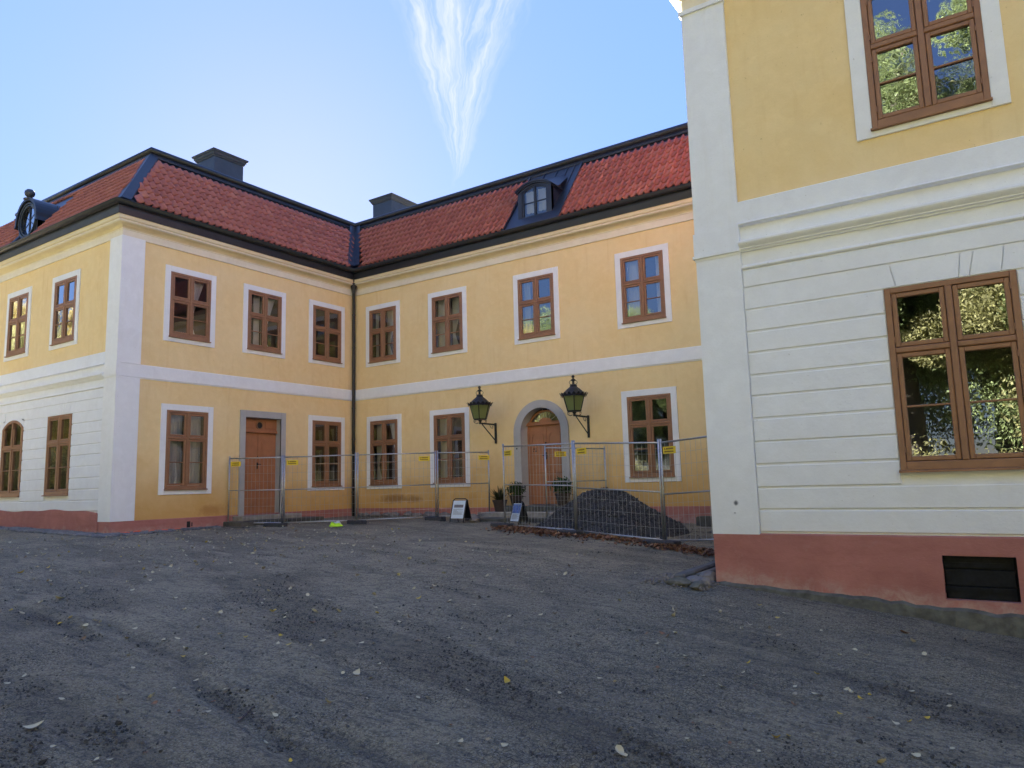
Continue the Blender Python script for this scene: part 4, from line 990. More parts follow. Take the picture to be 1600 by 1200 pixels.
def door_arch():
    c, hw, z0, zs = DM; p, rz = place('M', c, z0); dy = .24; hs = zs-z0; ro, ri = .87, hw
    s = MB()
    inn = [(-ri, 0)]+arch_pts(0, hs, ri, 24)+[(ri, 0)]; out = [(-ro, 0)]+arch_pts(0, hs-.02, ro, 24)+[(ro, 0)]
    s.strip(out, inn, -.05, 0.002)
    for (xa, za), (xb, zb) in zip(inn[:-1], inn[1:]): s.quad((xa, .002, za), (xb, .002, zb), (xb*.93, dy, zb), (xa*.93, dy, za))
    s.quad((-ri, -.05, .0), (ri, -.05, .0), (ri, dy+.1, .0), (-ri, dy+.1, .0))
    o = part('doorway', s, m_stone_trim, house, p, rz)
    # yellow plaster that closes the square opening around the arch
    zt = 2.655-z0; hw2 = hw*.93
    fr = MB()
    fr.strip([(-hw2, 0)]+arch_pts(0, hs, hw2, 24)+[(hw2, 0)], [(-hw2+.055, 0)]+arch_pts(0, hs, hw2-.05, 24)+[(hw2-.055, 0)], dy-.012, dy+.06)
    fr.cbox(-hw2, hw2, dy-.075, dy+.03, zt-.05, zt+.03, .015); fr.cbox(-hw2+.03, hw2-.03, dy-.05, dy+.03, zt+.03, zt+.055, .01)
    part('door_frame', fr, m_door, o)
    fan = MB(); hz = zt+.055
    fan.prism([(.20*math.cos(PI*k/12), hz+.10*math.sin(PI*k/12)) for k in range(13)], dy-.02, dy+.02)
    part('fanlight_sun', fan, m_door, o)
    for a in (22, 50, 78, 102, 130, 158):
        q = MB(); ca, sa = math.cos(R(a)), math.sin(R(a)); r1 = .6
        for t in np.linspace(.3, .7, 41):
            if math.hypot(t*ca, hz+t*sa-hs) > hw2-.05: break
            r1 = t
        q.tube([(.19*ca, dy, hz+.095*sa), (r1*ca, dy, hz+r1*sa)], .009, 5); part('glazing_bar', q, m_stone_trim, o)
    g = MB(); top = [(x, z) for x, z in arch_pts(0, hs, hw2-.04, 30) if z > hz]
    g.add([(x, dy+.01, z) for x, z in top]+[(top[-1][0], dy+.01, hz-.02), (top[0][0], dy+.01, hz-.02)], [tuple(range(len(top)+2))]); part('fanlight_glass', g, m_glass, o)
    for sx in (-1, 1):
        a, b = sorted((sx*.004, sx*(hw2-.058))); L = MB(); L.box(a, b, dy, dy+.05, .02, zt-.052)
        x0, x1 = a+.10, b-.10
        def panel(za, zb, shaped):
            top = [(x0, zb), (x1, zb)]
            if shaped: top = [(x0, zb-.07), (x0+.03, zb-.05), (x0+.05, zb-.01), (x0+.07, zb), (x1-.07, zb), (x1-.05, zb-.01), (x1-.03, zb-.05), (x1, zb-.07)]
            L.strip([(x0-.03, za-.03)]+[(x+(-.03 if x < (x0+x1)/2 else .03), z+.03) for x, z in top]+[(x1+.03, za-.03), (x0-.03, za-.03)], [(x0, za)]+top+[(x1, za), (x0, za)], dy-.022, dy)
        panel(.95, 1.93, True); panel(.18, .80, False)
        L.cbox(a+.05, b-.05, dy-.03, dy, .86, .895, .008)
        if sx > 0: L.cbox(-.03, .035, dy-.028, dy, .02, zt-.053, .008)
        part('door_leaf', L, m_door, o)
    ltr = MB()
    for k, (x, z) in enumerate(((-.42, 1.50), (-.385, 1.50), (-.34, 1.50), (-.42, 1.44), (-.36, 1.44), (-.325, 1.44))): ltr.box(x, x+.022, dy-.006, dy-.0005, z, z+.038)
    part('door_lettering', ltr, m_blackm, o)
    hd = MB(); hd.box(-.015, .03, dy-.036, dy-.028, 1.22, 1.42); hd.tube([(.01, dy-.03, 1.33), (.01, dy-.085, 1.33), (-.08, dy-.09, 1.325)], .011, 8); hd.tube([(.01, dy-.03, 1.55), (.01, dy-.045, 1.55)], .025, 10); hd.tube([(.01, dy-.03, 1.67), (.01, dy-.045, 1.67)], .02, 10)
    part('door_handle', hd, m_blackm, o)
    bl = MB(); bl.lathe([(.028, 0), (.03, .012), (.012, .02), (.004, .028)], 12); bl.v = [(x+.76, -.05-z, 1.62+y) for x, y, z in bl.v]; part('door_bell', bl, m_galv, o)
    bl = MB(); bl.box(-.79, -.75, -.062, -.05, 1.52, 1.56); part('hook', bl, m_blackm, o)
door_arch()
# plaster between the arched doorway and its square opening: part of the yellow wall
cl = MB(); c, hw, z0, zs = DM
pts = arch_pts(c, zs, .70, 24)
def sq(x, z):
    dx, dz = x-c, z-zs; k = max(abs(dx)/.72, dz/.76, 1e-6); return (c+dx/k, zs+dz/k)
for (xa, za), (xb, zb) in zip(pts[:-1], pts[1:]):
    A, B = sq(xa, za), sq(xb, zb)
    if abs(A[0]-B[0]) > 1e-4 and abs(A[1]-B[1]) > 1e-4: cl.add([(A[0], 0, A[1]), (B[0], 0, B[1]), (c+(.72 if A[0] > c else -.72), 0, zs+.76)], [(0, 1, 2)])
    cl.quad((xa, 0, za), (xb, 0, zb), (B[0], 0, B[1]), (A[0], 0, A[1]))
for k in (6, 18):
    pass
pass
for sx in (-1, 1): a, b = sorted((c+sx*.70, c+sx*.72)); cl.quad((a, 0, z0), (b, 0, z0), (b, 0, zs), (a, 0, zs))
fpart('wall', cl, m_yellow, house, 'M')

# ------------------------------------------------------------------ stone steps
m_step = simple('old_step_stone', (.085, .082, .07), .9, .35, 5, .012, bscale=18)
m_step2 = simple('pale_worn_stone', (.28, .26, .23), .9, .3, 5, .008, bscale=18)
st = thing('stone_steps', 'mossy stone steps up to the square brown side door', 'steps', (0, -3.5, .1))
for (ya, yb, x1, za, zb, mm) in ((-1.0, 1.0, .50, .13, .262, m_step2), (-1.28, 1.55, .82, -.02, .135, m_step), (-1.45, 2.2, 1.15, -.25, .01, m_step)):
    b = MB(); b.bbox(.036, x1, ya, yb, za, zb, .018); part('step', b, mm, st)
st = thing('stone_steps', 'broad worn stone steps below the arched brown door', 'steps', (7.16, 0, .1))
for (xa, xb, y1, za, zb, mm) in ((-1.15, 1.15, -.62, .20, .345, m_step), (-1.35, 1.5, -1.02, .04, .205, m_step2), (-1.55, 1.9, -1.46, -.3, .075, m_step)):
    b = MB(); b.bbox(xa, xb, y1, -.037, za, zb, .018); part('step', b, mm, st)

# ------------------------------------------------------------------ wall lanterns
def lantern(x, label):
    t = thing('wall_lantern', label, 'wall lamp', (x, 0, 2.17), 0, 'wall lanterns beside the arched door')
    L = .74
    b = MB(); b.box(-.028, .028, -.035, .0, 0, .58); b.box(-.02, .02, -L-.03, -.035, .515, .555); b.tube([(0, -.03, .08), (0, -L+.08, .515)], .014, 8)
    b.tube([(0, -.30, .515), (0, -.24, .44), (0, -.17, .42), (0, -.14, .46), (0, -.17, .49)], .007, 6)
    part('bracket', b, m_blackm, t)
    zb, c = .60, (0, -L, 0); r1, r2 = .19, .30; zg0, zg1 = zb+.055, zb+.42
    f = MB(); f.lathe([(.035, .52), (.035, zb-.02), (.06, zb), (.05, zb+.02), (.17, zb+.03), (r1+.012, zg0-.012), (r1+.012, zg0), (r1-.02, zg0+.004)], 6, c)
    f.lathe([(r2-.02, zg1), (r2+.015, zg1), (r2+.02, zg1+.02), (r2-.02, zg1+.025)], 6, c)
    for k in range(6):
        a = 2*PI*k/6; f.tube([(r1*math.cos(a), -L+r1*math.sin(a), zg0-.005), (r2*math.cos(a), -L+r2*math.sin(a), zg1+.01)], .012, 6)
        ca, sa = math.cos(a), math.sin(a)
        f.tube([(.05*ca, -L+.05*sa, zb-.05), (.12*ca, -L+.12*sa, zb-.07), (.19*ca, -L+.19*sa, zb-.04), (.20*ca, -L+.20*sa, zb+.01), (.16*ca, -L+.16*sa, zb+.015), (.15*ca, -L+.15*sa, zb-.015)], .006, 5)
    part('lantern_frame', f, m_blackm, t)
    for k in range(6):
        a, b_ = 2*PI*k/6, 2*PI*(k+1)/6; g = MB(); q = .97
        g.quad((r1*q*math.cos(a), -L+r1*q*math.sin(a), zg0), (r1*q*math.cos(b_), -L+r1*q*math.sin(b_), zg0), (r2*q*math.cos(b_), -L+r2*q*math.sin(b_), zg1), (r2*q*math.cos(a), -L+r2*q*math.sin(a), zg1))
        part('glass_pane', g, m_lampglass, t)
    rf = MB(); rf.lathe([(.33, zg1+.02), (.335, zg1+.035), (.26, zg1+.10), (.17, zg1+.185), (.10, zg1+.24), (.085, zg1+.27), (.10, zg1+.285), (.075, zg1+.30), (.04, zg1+.31)], 12, c)
    for k in range(18):       # leaf crest round the rim
        a = 2*PI*k/18; ca, sa = math.cos(a), math.sin(a); ta, tb = -sa*.045, ca*.045
        rf.add([(.325*ca-ta, -L+.325*sa-tb, zg1+.02), (.325*ca+ta, -L+.325*sa+tb, zg1+.02), (.345*ca+ta*.8, -L+.345*sa+tb*.8, zg1+.065), (.375*ca, -L+.375*sa, zg1+.09), (.345*ca-ta*.8, -L+.345*sa-tb*.8, zg1+.065), (.345*ca, -L+.345*sa, zg1-.02)], [(0, 1, 2, 3, 4), (1, 0, 5)])
    part('lantern_roof', rf, m_blackm, t)
    fi = MB(); fi.lathe([(.05, zg1+.30), (.03, zg1+.33), (.028, zg1+.39), (.06, zg1+.41), (.07, zg1+.42), (.03, zg1+.45), (.018, zg1+.47), (.035, zg1+.485), (.042, zg1+.51), (.03, zg1+.54), (.004, zg1+.55)], 10, c)
    for k in range(4):
        a = PI/2*k+.4; ca, sa = math.cos(a), math.sin(a)
        fi.tube([(.04*ca, -L+.04*sa, zg1+.30), (.09*ca, -L+.09*sa, zg1+.32), (.105*ca, -L+.105*sa, zg1+.36), (.08*ca, -L+.08*sa, zg1+.40), (.03*ca, -L+.03*sa, zg1+.405)], .007, 5)
    part('finial', fi, m_blackm, t)
lantern(5.66, 'black wall lantern with green glass between the arched door and the window left of it')
lantern(8.62, 'black wall lantern with green glass just right of the arched door')

# ------------------------------------------------------------------ temporary fence
m_sign = simple('yellow_sign', (.80, .58, .03), .5, .05, 3)
m_signtext = simple('dark_brown_print', (.10, .035, .01), .6, .1, 3)
def fence_panel(p0, p1, zb0, zt0, zb1, zt1, label, sign=None, mid=.5, posts=(1, 1)):
    base = Vector((p0[0], p0[1], zb0)); t = thing('mesh_fence', label, 'fence panel', base, 0, 'temporary mesh fence panels')
    d = Vector((p1[0]-p0[0], p1[1]-p0[1], 0)); L = d.length; dn_ = d/L; r = .020
    def P(s, f, off=0.0):
        z0 = zb0+(zb1-zb0)*s/L; z1 = zt0+(zt1-zt0)*s/L
        q = Vector((p0[0], p0[1], 0))+dn_*s+Vector((-dn_.y, dn_.x, 0))*off; return Vector((q.x, q.y, z0+(z1-z0)*f))-base
    e = .03
    for s in (e, L-e):
        m = MB(); m.tube([P(s, -.045), P(s, 1.02)], r, 8); part('post', m, m_galv, t, smooth=True)
    for f in (.015, mid, .985):
        m = MB(); m.tube([P(e, f), P(L-e, f)], r*.85 if f != mid else r*.7, 8); part('rail', m, m_galv, t, smooth=True)
    m = MB(); n = int(L/.115); rw = .0026
    for k in range(1, n): s = L*k/n; m.tube([P(s, .02, .004), P(s, .98, .004)], rw, 4, False)
    for f in (.13, .26, .38, .63, .75, .87): m.tube([P(e, f), P(L-e, f)], rw, 4, False)
    tag(part('wire_mesh', m, m_galv, t), kind='stuff')
    if sign is not None:
        s0 = sign; w, h = .30, .125
        q = MB(); a = P(s0, .90, -.03); off = Vector((dn_.y, -dn_.x, 0))*.03
        ux = dn_; uz = Vector((0, 0, 1)); nn = Vector((dn_.y, -dn_.x, 0))
        c = a
        def S(x, z, dpt): return c+ux*x+uz*z+nn*dpt
        q.add([S(-w/2, -h/2, 0), S(w/2, -h/2, 0), S(w/2, h/2, 0), S(-w/2, h/2, 0), S(-w/2, -h/2, .006), S(w/2, -h/2, .006), S(w/2, h/2, .006), S(-w/2, h/2, .006)], [(3, 2, 1, 0), (4, 5, 6, 7), (0, 1, 5, 4), (1, 2, 6, 5), (2, 3, 7, 6), (3, 0, 4, 7)])
        o = part('sign', q, m_sign, t)
        tx = MB()
        def gl(x0, x1, z0, z1): tx.add([S(x0, z0, .0085), S(x1, z0, .0085), S(x1, z1, .0085), S(x0, z1, .0085)], [(0, 1, 2, 3)])
        gl(-.115, -.100, .008, .042); gl(-.115, -.088, .008, .016)              # two short lines, too small to read: tall first stroke, then a run of letters
        for k in range(8): gl(-.075+k*.022, -.075+k*.022+.016, .010, .040); 
        for k in range(9): gl(-.112+k*.024, -.112+k*.024+.018, -.040, -.014)
        part('lettering', tx, m_signtext, o)
    return t
def foot(x, y, rz, label, L=.62):
    z = gz(x, y); t = thing('ballast_block', label, 'fence foot', (x, y, z-.03), rz, 'rubber feet under the fence')
    b = MB(); b.bbox(-L/2, L/2, -.11, .11, 0, .135, .022); part('block', b, m_rubber, t)
    q = MB()
    for k in (-.2, -.07, .07, .2): q.lathe([(.028, .133), (.028, .139), (.018, .139), (.018, .12)], 8, (k, 0, 0))
    part('post_socket', q, m_blackm, t)
gA, gB, gC, gD, gE = (.08, -4.68), (1.60, -4.08), (3.10, -2.88), (4.62, -1.38), (5.72, -.42)
H = 1.79
def zz(p, d=.09): return gz(*p)+d
fence_panel(gA, gB, zz(gA, .06), zz(gA)+1.74, zz(gB, .06), zz(gB)+1.74, 'mesh fence panel in front of the square brown side door', .24)
fence_panel(gB, gC, zz(gB, .06), zz(gB)+1.74, zz(gC, .06), zz(gC)+1.75, 'mesh fence panel between the side door and the black downpipe', .24)
fence_panel(gC, gD, zz(gC, .06), zz(gC)+1.75, zz(gD, .06), zz(gD)+1.74, 'mesh fence panel just right of the black downpipe, dark damp stain on the wall behind', 1.80)
fence_panel(gD, gE, zz(gD, .06), zz(gD)+1.74, zz(gE, .06), zz(gE)+1.72, 'mesh fence panel behind the upright white poster stand', 1.30)
hE, hF_, hG, hH = (7.76, -2.73), (10.17, -3.63), (12.45, -4.52), (14.56, -5.34)
fence_panel(hE, hF_, .07, 1.935, .03, 1.855, 'near mesh fence panel in front of the arched door and the blue poster', .26, .51)
fence_panel(hF_, hG, .02, 1.855, -.06, 1.72, 'mesh fence panel right in front of the black gravel heap', .30, .49)
fence_panel(hG, hH, -.07, 1.72, .07, 1.80, 'mesh fence panel whose top rises towards the near white corner building', .26, .47)
fence_panel((8.05, -1.35), (9.15, -.14), .12, 1.93, .16, 1.88, 'short mesh fence panel standing behind the heap beside the arched door', .42, .52)
foot(1.65, -4.35, R(15), 'black rubber foot under the fence joint by the side door steps')
foot(3.25, -3.02, R(-10), 'black rubber foot beside the bright yellow safety vest')
foot(4.75, -1.62, R(-5), 'black rubber foot of the fence joint nearest the white poster stand')
foot(7.75, -2.80, R(-20), 'black rubber foot at the free end of the near fence, before the arched door', .7)
foot(10.12, -3.80, R(-20), 'black rubber foot half buried in brown leaves in front of the heap')
foot(12.50, -4.78, R(-18), 'large black rubber foot of the fence joint nearest the camera', .72)
cp = MB()

# ------------------------------------------------------------------ poster stands
m_poster = simple('poster_paper', (.62, .70, .76), .35, .06, 3)
m_print = simple('grey_print', (.20, .18, .18), .6, .3, 30)
m_bluep = simple('blue_picture', (.08, .16, .42), .4, .5, 16)
def stand(x, y, rz, h, w, label, blue):
    z = gz(x, y); t = thing('poster_stand', label, 'a-board', (x, y, z), rz)
    sp = .30; tilt = math.atan2(sp, h)
    for s, nm in ((-1, 'front'), (1, 'back')):
        f = MB()
        def Q(u, k): return (u, s*sp*(1-k)*.55, h*k)
        f.tube([Q(-w/2, 0), Q(-w/2, .93), Q(-w/2+.05, .99), Q(w/2-.05, .99), Q(w/2, .93), Q(w/2, 0)], .013, 8)
        part('stand_frame', f, m_blackm, t)
        b = MB(); y_ = lambda k, o: s*sp*(1-k)*.55+s*o
        def rect(mb, u0, u1, k0, k1, o): mb.quad((u0, y_(k0, o), h*k0), (u1, y_(k0, o), h*k0), (u1, y_(k1, o), h*k1), (u0, y_(k1, o), h*k1))
        b.add([(-w/2+.012, y_(.16, .004), h*.16), (w/2-.012, y_(.16, .004), h*.16), (w/2-.012, y_(.92, .004), h*.92), (-w/2+.012, y_(.92, .004), h*.92), (-w/2+.012, y_(.16, -.012), h*.16), (w/2-.012, y_(.16, -.012), h*.16), (w/2-.012, y_(.92, -.012), h*.92), (-w/2+.012, y_(.92, -.012), h*.92)],
              [(0, 1, 2, 3), (7, 6, 5, 4), (0, 4, 5, 1), (1, 5, 6, 2), (2, 6, 7, 3), (3, 7, 4, 0)])
        part('board', b, m_blackm, t)
        if s < 0:
            q = MB(); rect(q, -w/2+.02, w/2-.02, .17, .91, .010); po = part('poster', q, m_poster, t)
            pr = MB()
            if not blue:
                rect(pr, -w*.34, w*.34, .62, .74, .013)
                for r_ in range(7):
                    k = .54-r_*.035; rect(pr, -w*.36, w*(.36-.5*random.random()*(r_ % 2)), k, k+.012, .013)
                part('poster_print', pr, m_print, po)
            else:
                rect(pr, -w/2+.03, w/2-.03, .50, .88, .013); part('poster_picture', pr, m_bluep, po)
                pr = MB()
                for r_ in range(6): k = .44-r_*.035; rect(pr, -w*.34, w*(.34-.4*random.random()*(r_ % 2)), k, k+.012, .013)
                part('poster_print', pr, m_print, po)
        else:
            pass
stand(5.80, -1.86, R(-4), .60, .46, 'upright black poster stand with a pale sheet, standing in the open gap of the fence', False)
stand(7.76, -2.10, R(-22), .56, .38, 'poster stand with a blue picture behind the near fence, left of the heap', True)

# ------------------------------------------------------------------ potted plants
def leaf_mat(name, col, var=.5, trans=.35):
    m, t, b = newmat(name); g = t.n('ShaderNodeNewGeometry').outputs['Random Per Island']
    c = t.mix(g, (*[x*(1-var) for x in col], 1), (*[x*(1+var) for x in col], 1))
    t.t.links.new(c, b.inputs['Base Color']); b.inputs['Roughness'].default_value = .55; b.inputs['Specular IOR Level'].default_value = .3
    tl = t.n('ShaderNodeBsdfTranslucent', i={0: c}); mx = t.n('ShaderNodeMixShader', i={0: trans, 1: b.outputs[0], 2: tl.outputs[0]}); t.t.links.new(mx.outputs[0], t.t.nodes['Material Output'].inputs[0])
    return m
m_spiky = leaf_mat('dark_strap_leaf', (.045, .05, .018)); m_green = leaf_mat('green_leaf', (.035, .07, .02))
m_pot = simple('dark_pot', (.05, .035, .03), .6, .3, 6)
def pot_plant(x, y, z, label, kind, s=1.0):
    t = thing('potted_plant', label, 'potted plant', (x, y, z))
    p = MB(); p.lathe([(.13*s, 0), (.19*s, .26*s), (.205*s, .27*s), (.205*s, .31*s), (.18*s, .31*s), (.17*s, .27*s)], 16); part('pot', p, m_pot, t, smooth=False)
    f = MB()
    if kind == 'spiky':
        for k in range(70):
            a = random.uniform(0, 2*PI); el = random.uniform(.25, 1.35); L = random.uniform(.28, .52)*s; w = random.uniform(.010, .018)
            d = Vector((math.cos(a)*math.cos(el), math.sin(a)*math.cos(el), math.sin(el))); sd = Vector((-math.sin(a), math.cos(a), 0))
            b0 = Vector((math.cos(a)*.04, math.sin(a)*.04, .28*s)); droop = random.uniform(.05, .25)*L
            pts = [b0+d*L*q-Vector((0, 0, droop*q*q*q)) for q in (0, .4, .75, 1)]
            ws = (w*.7, w, w*.8, .001); vs = []
            for q, ww in zip(pts, ws): vs += [q-sd*ww, q+sd*ww]
            f.add(vs, [(0, 1, 3, 2), (2, 3, 5, 4), (4, 5, 7, 6)])
    else:
        for k in range(420):
            v = Vector((random.gauss(0, 1), random.gauss(0, 1), random.gauss(0, .8)+.15)).normalized()*random.uniform(.1, 1)**.6*random.choice((.7, .9, 1, 1.25))
            c = Vector((v.x*.26*s, v.y*.26*s, .46*s+v.z*.24*s)); q = Vector((random.gauss(0, 1), random.gauss(0, 1), random.gauss(0, 1))).normalized(); e = q.orthogonal().normalized(); L, w = random.uniform(.05, .10)*s, random.uniform(.012, .024)*s; o2 = q.cross(e)*.006
            f.add([c-q*L, c+e*w+o2, c+q*L, c-e*w+o2], [(0, 1, 2, 3)])
    part('foliage', f, m_spiky if kind == 'spiky' else m_green, t)
    sp = MB(); sp.tube([(0, 0, .2*s), (0, 0, .45*s)], .012, 6); part('stem', sp, m_pot, t)
pot_plant(6.17, -.62, .31, 'dark spiky potted plant at the left edge of the arched door steps', 'spiky', 1.0)
pot_plant(6.50, -.32, .44, 'leafy green potted plant close left of the arched door', 'leafy', .9)
pot_plant(7.98, -.36, .44, 'bushy dark potted plant right of the arched door behind the short fence panel', 'leafy', 1.05)

# ------------------------------------------------------------------ gravel heap, rubble, small things on the ground
m_heap = simple('black_crushed_stone', (.030, .030, .034), .75, .5, 30, .02, bscale=40, spec=.5)
m_chip = None
def chip_mat():
    m, t, b = newmat('black_stone_chips'); g = t.n('ShaderNodeNewGeometry').outputs['Random Per Island']
    c = t.ramp(g, (0, (.016, .016, .019)), (.6, (.04, .04, .045)), (.93, (.075, .075, .08)), (1, (.2, .2, .2)))
    t.t.links.new(c, b.inputs['Base Color']); b.inputs['Roughness'].default_value = .6; return m
m_chip = chip_mat()
hc = Vector((10.25, -2.45)); axu = Vector((.936, -.35)); axv = Vector((.35, .936))
def heap_h(u, v):
    a = np.where(u > 0, 1.95, 2.1); b_ = np.where(v > 0, 1.75, 1.30)
    r = np.sqrt((u/a)**2+(v/b_)**2); h = 1.02*np.clip(1-r, 0, 1)**.92
    h = h*(1-.12*np.exp(-(r/.16)**2)); return h
hm = MB(); nu, nv2 = 70, 50; grid = []
for iu in range(nu+1):
    for iv in range(nv2+1):
        u = -2.5+5.0*iu/nu; v = -1.5+3.4*iv/nv2; x, y = hc.x+axu.x*u+axv.x*v, hc.y+axu.y*u+axv.y*v; grid.append((x, y, u, v))
G_ = np.array(grid); Hh = heap_h(G_[:, 2], G_[:, 3]); nzh = (fbm(G_[:, 0]*3, G_[:, 1]*3, 4, 13)-.47)
gzv = gz0(G_[:, 0], G_[:, 1]); zt_ = gzv-.08+Hh*1.08+nzh*.16*(Hh > .02)+(fbm(G_[:, 0]*11, G_[:, 1]*11, 3, 14)-.45)*.05*(Hh > .02)
hm.add(np.stack([G_[:, 0], G_[:, 1], zt_], 1).tolist(), [(iu*(nv2+1)+iv, (iu+1)*(nv2+1)+iv, (iu+1)*(nv2+1)+iv+1, iu*(nv2+1)+iv+1) for iu in range(nu) for iv in range(nv2)])
heap = thing('gravel_heap', 'heap of black crushed stone behind the fence beside the arched door', 'heap', (hc.x, hc.y, gz(hc.x, hc.y)))
o = part('heap_body', hm, m_heap, heap, (-hc.x, -hc.y, -gz(hc.x, hc.y)), 0, True)
def heap_z(x, y):
    q = Vector((x-hc.x, y-hc.y)); u, v = q.dot(axu), q.dot(axv)
    hh = float(heap_h(np.array([u]), np.array([v]))[0]); n_ = float(fbm(np.array([x*3]), np.array([y*3]), 4, 13)[0]-.47)
    return gz(x, y)-.08+hh*1.08+n_*.16*(hh > .02), hh
def stones(n, size, posf, name, mat, parent=None, loc=(0, 0, 0)):
    """many small angular stones in one mesh"""
    base = np.array([(1, 0, 0), (-1, 0, 0), (0, 1, 0), (0, -1, 0), (0, 0, 1), (0, 0, -1)], float)
    fb = [(0, 2, 4), (2, 1, 4), (1, 3, 4), (3, 0, 4), (2, 0, 5), (1, 2, 5), (3, 1, 5), (0, 3, 5)]
    V = []; Fs = []; k = 0
    P = posf(n)
    for (x, y, z) in P:
        s = size*math.exp(rng.normal(0, .35)); M = rng.normal(size=(3, 3)); Qm, _ = np.linalg.qr(M)
        v = (base*rng.uniform(.6, 1.2, (6, 1))*np.array([1, .8, .65])*s)@Qm.T+np.array([x, y, z+s*.25]); V.append(v); Fs += [(a+k, b+k, c+k) for a, b, c in fb]; k += 6
    me = bpy.data.meshes.new(name); me.from_pydata(np.concatenate(V).tolist(), [], Fs); me.materials.append(mat)
    return put(name, me, parent, loc)
def heap_pos(n):
    out = []
    while len(out) < n:
        u, v = random.gauss(0, 1.05), random.gauss(-.1, .7); x, y = hc.x+axu.x*u+axv.x*v, hc.y+axu.y*u+axv.y*v
        z, hh = heap_z(x, y)
        if hh < .03 and random.random() > .25: continue
        if hh <= 0 : z = gz(x, y)
        if abs(u) > 2.8 or abs(v) > 2.0: continue
        out.append((x-hc.x, y-hc.y, z-gz(hc.x, hc.y)))
    return out
tag(stones(6500, .022, heap_pos, 'stone_chips', m_chip, heap), kind='stuff')

def pebble_mat():
    m, t, b = newmat('grey_pebbles'); g = t.n('ShaderNodeNewGeometry').outputs['Random Per Island']
    c = t.ramp(g, (0, (.05, .05, .052)), (.6, (.11, .11, .115)), (.92, (.15, .148, .145)), (1, (.22, .215, .21)))
    t.t.links.new(c, b.inputs['Base Color']); b.inputs['Roughness'].default_value = .8; return m
def peb_pos(n):
    r = 3.5+rng.random(n)**1.6*10.5; a = rng.uniform(R(82), R(163), n); x = 17.75+r*np.cos(a); y = -17.15+r*np.sin(a)
    z = gz0(x, y)+relief(x, y)[0]; k = (y < -8.2) | (x < 14.2)
    return list(zip(x[k], y[k], z[k]))
def crumb_mat():
    m, t, b = newmat('dark_soil_crumb'); g = t.n('ShaderNodeNewGeometry').outputs['Random Per Island']
    t.t.links.new(t.ramp(g, (0, (.03, .028, .025)), (.6, (.075, .07, .06)), (1, (.16, .15, .13))), b.inputs['Base Color']); b.inputs['Roughness'].default_value = .95; return m
def crumb_pos(n):
    out = np.zeros((0, 2))
    while len(out) < n:
        r = 3.4+rng.random(60000)**1.5*11; a = rng.uniform(R(82), R(163), 60000); x = 17.75+r*np.cos(a); y = -17.15+r*np.sin(a)
        d = relief(x, y)[1]; keep = (rng.random(60000) < np.clip((d-.18)*1.6, .03, 1)*np.clip((fbm(x*1.3, y*1.3, 3, 17)-.36)*5, 0, 1)) & ((y < -8.3) | (x < 14.1)); out = np.concatenate([out, np.stack([x, y], 1)[keep]])
    out = out[:n]; z = gz0(out[:, 0], out[:, 1])+relief(out[:, 0], out[:, 1])[0]-.003
    return list(zip(out[:, 0], out[:, 1], z))
tag(stones(16000, .0095, crumb_pos, 'soil_crumbs', crumb_mat()), 'dark crumbs of loosened soil along the wheel tracks of the yard', 'crumbs', kind='stuff')
tag(stones(8000, .0055, peb_pos, 'loose_gravel', pebble_mat()), 'fine loose grit scattered over the dark yard', 'gravel', kind='stuff')

m_rub = simple('field_stone', (.19, .17, .155), .9, .3, 6, .012, bscale=25)
# rubble along the foot of the back wall
for k in range(13):
    x = .5+k*.40+random.uniform(-.1, .1)
    if 2.6 < x < 2.9: continue
    b = MB(); sx = random.uniform(.12, .24); b.rock((0, 0, .03), sx, random.uniform(.09, .14), random.uniform(.06, .12), .2, random.uniform(-.3, .3), 2)
    y = -.22-random.random()*.22
    o = part('rubble_stone', b, m_rub, None, (x, y, gz(x, y)), 0)
    tag(o, 'rough field stone lying along the foot of the red plinth by the downpipe corner', 'stone', 'rubble stones along the foot of the back wall')
for k, (x, y, sx, sz) in enumerate(((6.05, -1.62, .16, .09), (5.35, -.75, .2, .1), (4.75, -.6, .14, .1))):
    b = MB(); b.rock((0, 0, .03), sx, .12, sz, .2, .4*k, 2); o = part('rubble_stone', b, m_rub, None, (x, y, gz(x, y)), 0)
    tag(o, ['small rough stone at the foot of the arched door steps', 'rough stone lying behind the upright poster stand', 'rough stone left behind the upright poster stand'][k], 'stone', 'rubble stones along the foot of the back wall')
sl_ = [(12.2, -.42, 1.25, .36, .26, .0), (12.9, -.95, 1.5, .42, .16, -.03), (13.0, -1.75, 1.4, .40, .09, .03)]
for k, (x, y, lx, ly, h, rz) in enumerate(sl_):
    b = MB(); b.bbox(-lx/2, lx/2, -ly/2, ly/2, -.25, h-.02, .03)
    b.v = [(px+random.uniform(-.02, .02), py+random.uniform(-.02, .02), pz+random.uniform(-.012, .012)) for px, py, pz in b.v]
    o = part('stone_slab', b, m_step, None, (x, y, gz(x, y)), rz)
    tag(o, ['rough stone ledge against the red plinth right of the heap', 'rough stone slab second from the plinth right of the heap', 'low stone slab furthest out from the plinth right of the heap'][k], 'stone slab')
